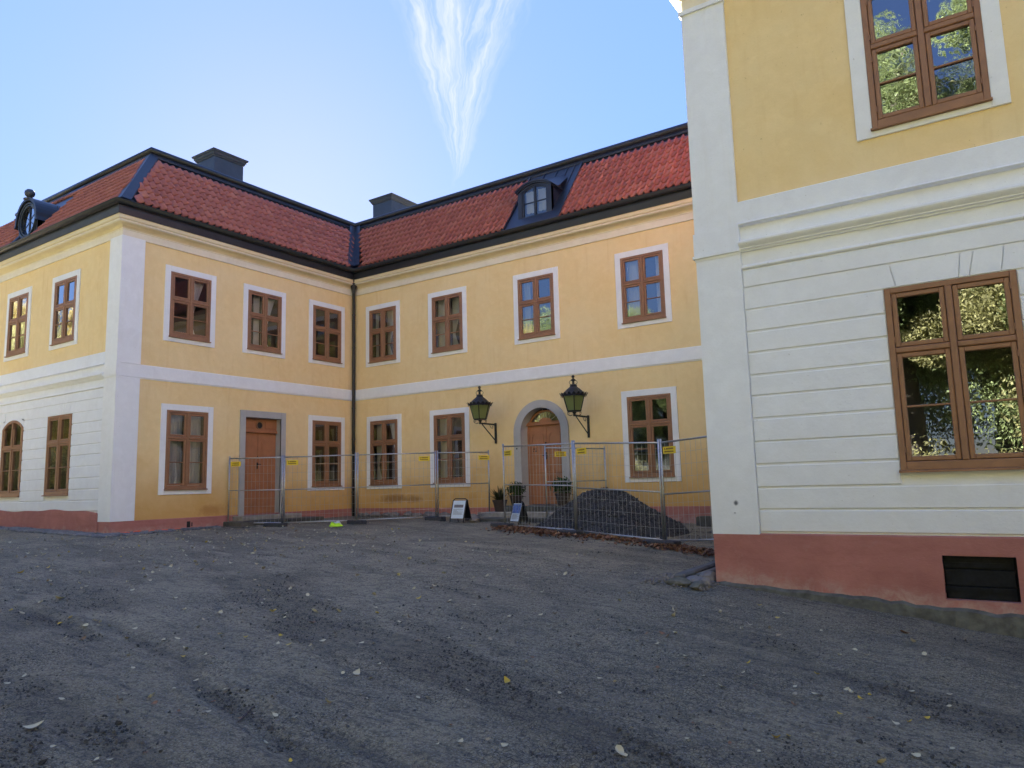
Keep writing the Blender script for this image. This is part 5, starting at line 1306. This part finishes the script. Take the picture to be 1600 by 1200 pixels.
# broken edging at the near corner
m_kerb = simple('weathered_edging_stone', (.12, .115, .105), .9, .35, 6, .01, bscale=22)
b = MB(); b.bbox(-.07, .07, -1.0, 1.0, -.12, .06, .025); tag(part('kerb_stone', b, m_kerb, None, (14.12, -7.22, gz(14.12, -7.2)+.02), R(2)), 'long weathered kerb stone on edge running back along the near white corner', 'kerb stone')
b = MB(); b.bbox(-.045, .045, -.75, .75, -.12, .045, .018); tag(part('kerb_stone', b, m_kerb, None, (14.30, -7.2, gz(14.3, -7.2)+.03), R(1)), 'thinner stone strip between the long kerb stone and the near white corner', 'kerb stone')
for k, (x, y, sx, sy, sz, rz, lb) in enumerate(((14.33, -8.10, .15, .10, .06, .5, 'flat grey broken stone lying in front of the thin kerb strip'), (14.49, -8.22, .09, .08, .09, .2, 'small broken stone touching the near building corner'),
        (14.42, -7.88, .14, .1, .1, .9, 'grey broken stone wedged beside the near building corner'), (14.20, -8.36, .16, .1, .06, .1, 'low dark stone at the front end of the kerb stones'), (14.47, -8.42, .12, .08, .06, 1.2, 'low mossy stone under the near building corner'))):
    b = MB(); b.rock((0, 0, .02), sx, sy, sz, .16, rz, 2); tag(part('broken_stone', b, m_rub if k < 3 else m_moss, None, (x, y, gz(x, y))), lb, 'stone')
def rub_pos(n):
    out = []
    for k in range(n):
        x = 13.75+random.random()*.85; y = -8.55+random.random()*.8
        out.append((x, y, gz(x, y)))
    return out
tag(stones(260, .022, rub_pos, 'stone_rubble', m_rub), 'small crumbled stones round the broken edging at the near corner', 'rubble', kind='stuff')

# cobbled drip strip round the corner of the left wing
m_cob = simple('grey_cobble', (.15, .15, .155), .85, .45, 5, .008, bscale=25)
cb = MB()
def cobble(x, y):
    z = gzr(x, y); s = random.uniform(.045, .062)
    bm = bmesh.new(); bmesh.ops.create_cube(bm, size=1); bmesh.ops.bevel(bm, geom=bm.edges[:], offset=.22, segments=1, affect='EDGES')
    for v in bm.verts: v.co = (x+v.co.x*s*2*random.uniform(.92, 1.05), y+v.co.y*s*1.8*random.uniform(.92, 1.05), z+.012+v.co.z*.07)
    cb.bm(bm)
for r_ in range(5):
    y = YL-.12-r_*.115; x = -9.0
    while x < .05+.115*r_: cobble(x+random.uniform(-.012, .012), y+random.uniform(-.012, .012)); x += .118
    x = .10+r_*.115; y = YL-.08-r_*.11
    while y < (-5.0 if r_ < 3 else -6.3): cobble(x+random.uniform(-.012, .012), y+random.uniform(-.012, .012)); y += .118
tag(part('cobblestones', cb, m_cob, None), 'grey cobbled strip along the foot of the left wing', 'cobbles', kind='stuff')

# safety vest, orange cable
m_vest = simple('fluorescent_cloth', (.50, .80, .02), .7, .15, 8)
m_refl = simple('reflective_tape', (.55, .57, .56), .35, .1, 8)
def vest():
    x0, y0 = 3.28, -3.78; z = gz(x0, y0); t = thing('safety_vest', 'crumpled fluorescent yellow safety vest with grey tape lying by the fence foot', 'safety vest', (x0, y0, z), R(-40))
    def sheet(u0, u1, v0, v1, n, m, off):
        mb = MB(); vs = []
        for i in range(n+1):
            for j in range(m+1):
                u = u0+(u1-u0)*i/n; v = v0+(v1-v0)*j/m
                h = .03+.07*math.exp(-((u-.05)/.22)**2-((v)/.14)**2)+.035*math.sin(u*23+v*9)+.025*math.sin(v*31-u*11)
                edge = min(1, 6*min((u+.30)/.6, (.30-u)/.6, (v+.17)/.34, (.17-v)/.34)+.1); vs.append((u, v, max(.012, h*max(0, edge))+off))
        mb.add(vs, [(i*(m+1)+j, (i+1)*(m+1)+j, (i+1)*(m+1)+j+1, i*(m+1)+j+1) for i in range(n) for j in range(m)]); return mb
    part('cloth', sheet(-.29, .29, -.16, .16, 30, 18, 0), m_vest, t, smooth=True)
    part('reflective_stripe', sheet(.06, .12, -.15, .15, 6, 18, .006), m_refl, t, smooth=True); part('reflective_stripe', sheet(-.20, -.14, -.15, .15, 6, 18, .006), m_refl, t, smooth=True)
vest()
m_orange = simple('orange_plastic', (.75, .12, .03), .5, .1, 8)
pts = []
for k in range(22):
    y = -7.62+k*.075; x = .20+.03*math.sin(k*.9)+.02*math.sin(k*2.3); pts.append((x, y, gzr(x, y)+.035+.012*math.sin(k*1.4)))
b = MB(); b.tube(pts, .017, 6); tag(part('orange_cable', b, m_orange, None, smooth=True), 'short orange cable lying along the red plinth at the left wing corner', 'cable')
tw = MB(); tw.tube([(x_, y_, gzr(x_, y_)+h_) for x_, y_, h_ in ((13.647, -14.144, .012), (13.56, -14.03, .022), (13.49, -13.95, .02), (13.442, -13.879, .012))], .005, 5)
tag(part('twig', tw, m_pot, None), 'thin dark twig lying across a wheel track between pale leaves', 'twig')

# ------------------------------------------------------------------ fallen leaves
def leaf_geo(L, w, curl, twist, fold=.3, lob=0.0):
    vs = []; fs = []; n = 6
    for i in range(n+1):
        t = i/n; ww = w*math.sin(PI*min(1, t**.75))**.8*(1+lob*math.sin(t*19))+.0008
        y = L*(t-.5); z = curl*L*(4*(t-.5)**2)+.003
        for s in (-1, 0, 1): vs.append((s*ww+.1*L*twist*(t-.5)**2, y, z+abs(s)*fold*ww+s*twist*ww*(t-.5)))
    for i in range(n):
        for s in (0, 1): fs.append((3*i+s, 3*i+s+1, 3*i+s+4, 3*i+s+3))
    return vs, fs
def flat_leaf(name, col, rough=.6): return simple(name, col, rough, .22, 60)
m_pale = flat_leaf('pale_dry_leaf', (.50, .44, .28)); m_yleaf = flat_leaf('yellow_leaf', (.52, .36, .03)); m_bleaf = flat_leaf('brown_leaf', (.21, .10, .045))
leafme = {}
for c, mm in (('w', m_pale), ('y', m_yleaf), ('b', m_bleaf)):
    leafme[c] = []
    for k in range(5):
        q = MB(); v, f = leaf_geo(1.0, random.uniform(.26, .36), random.uniform(.1, .35), random.uniform(-1.2, 1.2), random.uniform(.15, .6), random.choice((0, .08, .15))); q.add(v, f); leafme[c].append(q.mesh('fallen_leaf', mm, True))
LEAVES = [(12.72, -14.89, 'w', 0.106), (13.14, -14.97, 'w', 0.044), (12.26, -14.52, 'w', 0.052), (13.47, -14.91, 'w', 0.062), (13.52, -14.86, 'w', 0.041), (13.58, -14.69, 'b', 0.042), (12.94, -14.27, 'b', 0.048), (13.19, -14.25, 'b', 0.046), (13.37, -14.16, 'w', 0.045), (13.56, -14.06, 'b', 0.045), (13.54, -13.94, 'w', 0.045), (13.7, -13.91, 'w', 0.067), (13.88, -13.91, 'w', 0.043), (14.32, -14.3, 'y', 0.039), (14.0, -14.21, 'w', 0.041), (14.57, -14.06, 'w', 0.039), (13.98, -13.37, 'w', 0.068), (13.87, -13.33, 'w', 0.046), (14.26, -13.09, 'w', 0.046), (14.22, -13.14, 'w', 0.046), (14.93, -13.58, 'w', 0.059), (14.72, -13.41, 'b', 0.042), (14.84, -13.68, 'w', 0.039), (15.19, -13.51, 'w', 0.058), (14.42, -12.85, 'w', 0.046), (13.49, -13.0, 'w', 0.076), (13.65, -13.0, 'w', 0.05), (13.5, -12.77, 'w', 0.052), (13.43, -13.08, 'w', 0.05), (12.14, -13.36, 'w', 0.057), (11.76, -13.3, 'w', 0.06), (11.97, -13.46, 'y', 0.058), (11.4, -13.15, 'w', 0.063), (11.88, -12.79, 'y', 0.061), (12.13, -12.6, 'y', 0.061), (12.3, -12.77, 'w', 0.059), (12.59, -12.53, 'w', 0.058), (12.94, -12.41, 'w', 0.057), (13.01, -12.33, 'w', 0.057), (13.5, -11.92, 'w', 0.057), (13.76, -11.94, 'w', 0.055), (11.94, -12.08, 'b', 0.065), (11.39, -11.96, 'w', 0.069), (11.52, -12.07, 'w', 0.067), (12.72, -11.69, 'w', 0.062), (12.24, -11.5, 'y', 0.066), (12.03, -11.31, 'w', 0.068), (12.55, -11.45, 'w', 0.065), (9.9, -13.1, 'w', 0.074), (10.09, -13.3, 'w', 0.072), (10.15, -13.09, 'w', 0.072), (10.19, -13.21, 'w', 0.071), (9.59, -13.29, 'y', 0.075), (8.15, -12.63, 'w', 0.133), (10.88, -13.32, 'w', 0.066), (10.58, -13.08, 'w', 0.069), (8.29, -12.9, 'w', 0.086), (5.26, -11.84, 'y', 0.14), (8.3, -13.21, 'y', 0.085), (12.59, -13.74, 'w', 0.052), (12.41, -13.49, 'w', 0.055), (12.99, -13.77, 'w', 0.05), (12.89, -13.91, 'w', 0.05), (12.76, -14.02, 'w', 0.05), (13.14, -13.97, 'b', 0.048), (12.75, -14.16, 'w', 0.049), (12.57, -14.26, 'w', 0.05), (11.49, -14.54, 'w', 0.057), (11.39, -14.38, 'w', 0.058), (11.53, -13.66, 'w', 0.06), (11.96, -13.86, 'w', 0.056), (11.3, -13.22, 'w', 0.063), (11.08, -12.73, 'w', 0.067), (9.8, -12.38, 'w', 0.077), (9.45, -11.97, 'w', 0.082), (8.37, -11.87, 'w', 0.09), (10.69, -11.7, 'w', 0.074), (10.73, -11.1, 'w', 0.077), (11.2, -11.19, 'w', 0.074), (13.36, -11.56, 'w', 0.06), (13.43, -10.88, 'w', 0.064), (12.72, -11.11, 'w', 0.066), (12.85, -10.68, 'w', 0.068), (12.06, -10.65, 'y', 0.072), (11.81, -10.13, 'b', 0.077), (12.5, -10.66, 'w', 0.07), (15.8, -13.24, 'w', 0.057), (15.59, -13.45, 'w', 0.037), (14.98, -12.53, 'w', 0.046), (15.92, -12.5, 'b', 0.043), (16.21, -12.68, 'b', 0.041), (15.67, -12.84, 'w', 0.041), (16.0, -12.8, 'w', 0.041), (16.4, -12.42, 'y', 0.064), (16.46, -12.36, 'y', 0.043), (16.38, -12.7, 'w', 0.041), (17.11, -12.2, 'w', 0.065), (17.28, -11.93, 'w', 0.045), (16.8, -11.69, 'b', 0.048), (16.63, -11.74, 'y', 0.047), (16.69, -11.32, 'y', 0.051), (16.73, -11.2, 'y', 0.052), (17.02, -11.59, 'y', 0.048), (17.1, -11.43, 'y', 0.049), (16.42, -11.44, 'w', 0.075), (16.26, -11.34, 'w', 0.051), (16.34, -11.74, 'b', 0.048), (16.03, -11.53, 'b', 0.05), (15.84, -11.71, 'w', 0.074), (15.66, -11.57, 'w', 0.051), (15.37, -11.17, 'w', 0.055), (15.47, -11.4, 'w', 0.053), (15.31, -11.61, 'b', 0.051), (14.72, -11.49, 'w', 0.054), (15.83, -11.02, 'y', 0.054), (15.87, -11.29, 'w', 0.052), (15.02, -10.51, 'w', 0.061), (14.24, -10.52, 'w', 0.063), (14.04, -9.65, 'w', 0.07), (14.6, -10.64, 'w', 0.061), (14.84, -10.96, 'w', 0.058), (15.03, -10.96, 'w', 0.057), (12.85, -8.56, 'b', 0.082), (15.3, -8.82, 'y', 0.073), (16.06, -9.47, 'w', 0.066), (16.69, -8.84, 'b', 0.106), (16.94, -9.69, 'w', 0.063), (16.43, -9.98, 'w', 0.062), (16.35, -10.2, 'w', 0.06), (16.32, -10.93, 'y', 0.054), (16.87, -11.06, 'w', 0.053), (16.95, -10.85, 'w', 0.054), (17.01, -11.01, 'w', 0.053), (17.19, -10.76, 'w', 0.055), (17.2, -11.03, 'w', 0.052), (14.36, -11.92, 'b', 0.053), (14.7, -12.11, 'w', 0.05), (14.48, -11.37, 'b', 0.056), (13.68, -10.68, 'w', 0.064), (14.82, -10.71, 'b', 0.06), (14.92, -10.59, 'b', 0.06)]
lab = {'w': 'larger pale curled dry leaf lying singly on the dark gravel', 'y': 'yellow leaf lying on the dark gravel', 'b': 'brown leaf lying on the dark gravel'}
for (x, y, c, s) in LEAVES:
    o = put('fallen_leaf', random.choice(leafme[c]), None, (x, y, gzr(x, y)+.008), random.uniform(0, 2*PI))
    o.rotation_euler = (random.uniform(-.35, .35), random.uniform(-.35, .35), random.uniform(0, 2*PI)); k = s*random.uniform(.75, 1.1)
    o.scale = (k, k, k); tag(o, lab[c], 'leaf', {'w': 'pale fallen leaves on the yard', 'y': 'yellow fallen leaves on the yard', 'b': 'brown fallen leaves on the yard'}[c])
def litter(name, n, posf, size, mat, label):
    V = []; Fs = []; k = 0
    for (x, y, z) in posf(n):
        s = size*random.uniform(.6, 1.3); v, f = leaf_geo(s, s*random.uniform(.25, .36), random.uniform(.05, .5), random.uniform(-1, 1), random.uniform(.1, .7))
        Rm = np.array((Matrix.Rotation(random.uniform(0, 2*PI), 3, 'Z') @ Matrix.Rotation(random.uniform(-.6, .6), 3, 'X') @ Matrix.Rotation(random.uniform(-.6, .6), 3, 'Y')))
        V.append(np.array(v)@Rm.T+np.array([x, y, z+.012])); Fs += [tuple(i+k for i in q) for q in f]; k += len(v)
    me = bpy.data.meshes.new(name); me.from_pydata(np.concatenate(V).tolist(), [], Fs); me.materials.append(mat); tag(put(name, me), label, 'leaves', kind='stuff')
def isl_mat(name, *stops):
    m, t, b = newmat(name); g = t.n('ShaderNodeNewGeometry').outputs['Random Per Island']
    t.t.links.new(t.ramp(g, *stops), b.inputs['Base Color']); b.inputs['Roughness'].default_value = .65; return m
def scat(n):
    out = []
    while len(out) < n:
        x = random.gauss(4.0, 4.2); y = random.gauss(-7.0, 2.6)
        if random.random() < .3: x = random.uniform(-2, 17); y = random.uniform(-14.5, -5)
        if (x < .7 and y > -8.3) or y > -2.5 or (x > 14.0 and y > -8.7) or y < -15 : continue
        if x > 6 and y > -5.3+(-.35)*(x-8): continue
        out.append((x, y, gzr(x, y)))
    return out
litter('scattered_leaves', 700, scat, .06, isl_mat('scattered_leaf', (0, (.16, .09, .04)), (.25, (.35, .29, .19)), (.6, (.46, .41, .27)), (.9, (.50, .44, .30)), (1, (.5, .36, .05))), 'tiny pale leaves scattered thinly over the far part of the yard')
def brown(n):
    out = []
    while len(out) < n:
        if random.random() < .75: s = random.uniform(.05, 1.25); a, b_ = Vector(hE), Vector(hG); w = abs(random.gauss(0, .30))+.02
        else: s = random.uniform(.0, 1.0); a, b_ = Vector((12.5, -5.0)), Vector((14.5, -5.75)); w = random.gauss(0, .16)
        p = a+(b_-a)*s*.9; nrm = Vector((-.35, -.936)); p = p+nrm*(w+.02)
        if s > .62 and random.random() > .35: continue
        out.append((p.x, p.y, gzr(p.x, p.y)+random.random()*.03))
    return out
litter('leaf_litter', 2300, brown, .07, isl_mat('rusty_leaf', (0, (.07, .03, .016)), (.45, (.15, .065, .032)), (.8, (.22, .105, .055)), (1, (.32, .20, .11))), 'drift of rust brown leaves along the foot of the near fence')

# ------------------------------------------------------------------ park trees behind the viewer (seen mirrored in the windows)
m_bark = simple('grey_bark', (.09, .075, .06), .9, .35, 6, .02, bscale=12)
def crown_mesh(name, seed, rx, rz, nc, per, ls, mat):
    r_ = np.random.default_rng(seed); V = []; n = 0
    cs = r_.normal(size=(nc, 3)); cs /= np.linalg.norm(cs, axis=1)[:, None]; cs *= (r_.random((nc, 1))**.45)
    cs *= np.array([rx, rx, rz])
    for c in cs:
        rad = r_.uniform(.6, 1.3); p = r_.normal(size=(per, 3)); p /= np.linalg.norm(p, axis=1)[:, None]; p *= rad*r_.random((per, 1))**.4
        ctr = c+p; q = r_.normal(size=(per, 3)); q /= np.linalg.norm(q, axis=1)[:, None]; e = np.cross(q, r_.normal(size=(per, 3))); e /= np.linalg.norm(e, axis=1)[:, None]
        L = ls*r_.uniform(.6, 1.2, (per, 1)); V.append(np.stack([ctr-q*L, ctr+e*L*.5, ctr+q*L, ctr-e*L*.5], 1).reshape(-1, 3)); n += per
    V = np.concatenate(V); me = bpy.data.meshes.new(name); me.vertices.add(4*n); me.vertices.foreach_set('co', V.ravel())
    me.loops.add(4*n); me.loops.foreach_set('vertex_index', np.arange(4*n, dtype=np.int32)); me.polygons.add(n); me.polygons.foreach_set('loop_start', np.arange(0, 4*n, 4, dtype=np.int32)); me.update(calc_edges=True)
    me.materials.append(mat); return me
leafmats = [leaf_mat('autumn_leaf_gold', (.42, .34, .12), .35, .5), leaf_mat('autumn_leaf_olive', (.31, .30, .13), .45, .5), leaf_mat('late_green_leaf', (.27, .33, .14), .5, .5)]
crown_me = crown_mesh('crown', 1, 4.5, 5.7, 105, 2500, .052, leafmats[0])
trunkm = MB(); trunkm.tube([(0, 0, -.5), (.05, .02, 2), (.1, -.05, 5), (.0, .1, 8.5)], [.42, .34, .24, .10], 10)
for a in range(7):
    an = a*.9; z0 = 3+a*.75; trunkm.tube([(.05, 0, z0), (1.3*math.cos(an), 1.3*math.sin(an), z0+1.4), (2.8*math.cos(an), 2.8*math.sin(an), z0+3.2)], [.12, .08, .03], 6)
me_trunk = trunkm.mesh('trunk', m_bark, True)
TREES = [(3, -37, 1.25, 0), (8.6, -34.5, 1.55, 0), (14.4, -34.5, 1.7, 2), (20.4, -36, 1.6, 1), (25.6, -34, 1.3, 0), (31.5, -34.5, 1.35, 1), (37.5, -32, 1.4, 0), (17.6, -46, 1.9, 1), (29, -42, 1.7, 2), (5, -44, 1.6, 1), (36, -41, 1.7, 0), (43, -26, 1.3, 1), (46, -35, 1.5, 2),
    (-3.5, -35, 1.1, 2), (-9.5, -29.5, .95, 1), (-14.5, -30.5, 1.0, 0), (-21, -27.5, 1.1, 1), (-26.5, -23, .88, 0), (-31, -17.5, .88, 1), (-24, -34, 1.3, 2), (-37, -23, 1.1, 0), (-33, -29, 1.1, 2), (-33, -11.5, 1.0, 0), (-15, -38, 1.2, 2)]
tl = ['golden leaved', 'olive leaved', 'late green']
for k, (x, y, s, c) in enumerate(TREES):
    t = thing('park_tree', tl[c]+' park tree on the lawn behind the yard, seen mirrored in window panes', 'tree', (x, y, gz(x, y)), 0, 'park trees beyond the yard')
    a = put('trunk', me_trunk, t); a.scale = (s, s, s); a.rotation_euler = (0, 0, k*1.1)
    b = put('crown', crown_me, t, (0, 0, 7.6*s)); b.material_slots[0].link = 'OBJECT'; b.material_slots[0].material = leafmats[c]; b.scale = (s*(1+.12*math.sin(k*2.3)), s*(1+.12*math.cos(k*1.9)), s); b.rotation_euler = (0, 0, k*1.7)
shrubm = crown_mesh('crown', 9, 1.5, 1.0, 60, 260, .06, bpy.data.materials['autumn_leaf_olive'])
for k, (x, y, s) in enumerate([(x_, -29.3+1.2*math.sin(x_*1.3), 1.15+.25*math.sin(x_*2.1)) for x_ in np.arange(-6.0, 38, 2.6)]+[(-26+.3*k_, -12-2.2*k_*.9, 1.3) for k_ in range(5)]):
    t = thing('shrub', 'low yellow green shrub at the edge of the lawn behind the yard', 'shrub', (x, y, gz(x, y)), 0, 'shrubs along the lawn edge')
    b = put('crown', shrubm, t, (0, 0, 1.0*s)); b.scale = (s, s, s); b.rotation_euler = (0, 0, k)
    q = MB(); q.tube([(0, 0, -.2), (0, 0, .9*s)], .05, 6); part('stem', q, m_bark, t)

sc.cycles.max_bounces = 8; sc.cycles.diffuse_bounces = 4; sc.cycles.transparent_max_bounces = 12; sc.cycles.caustics_reflective = False; sc.cycles.caustics_refractive = False
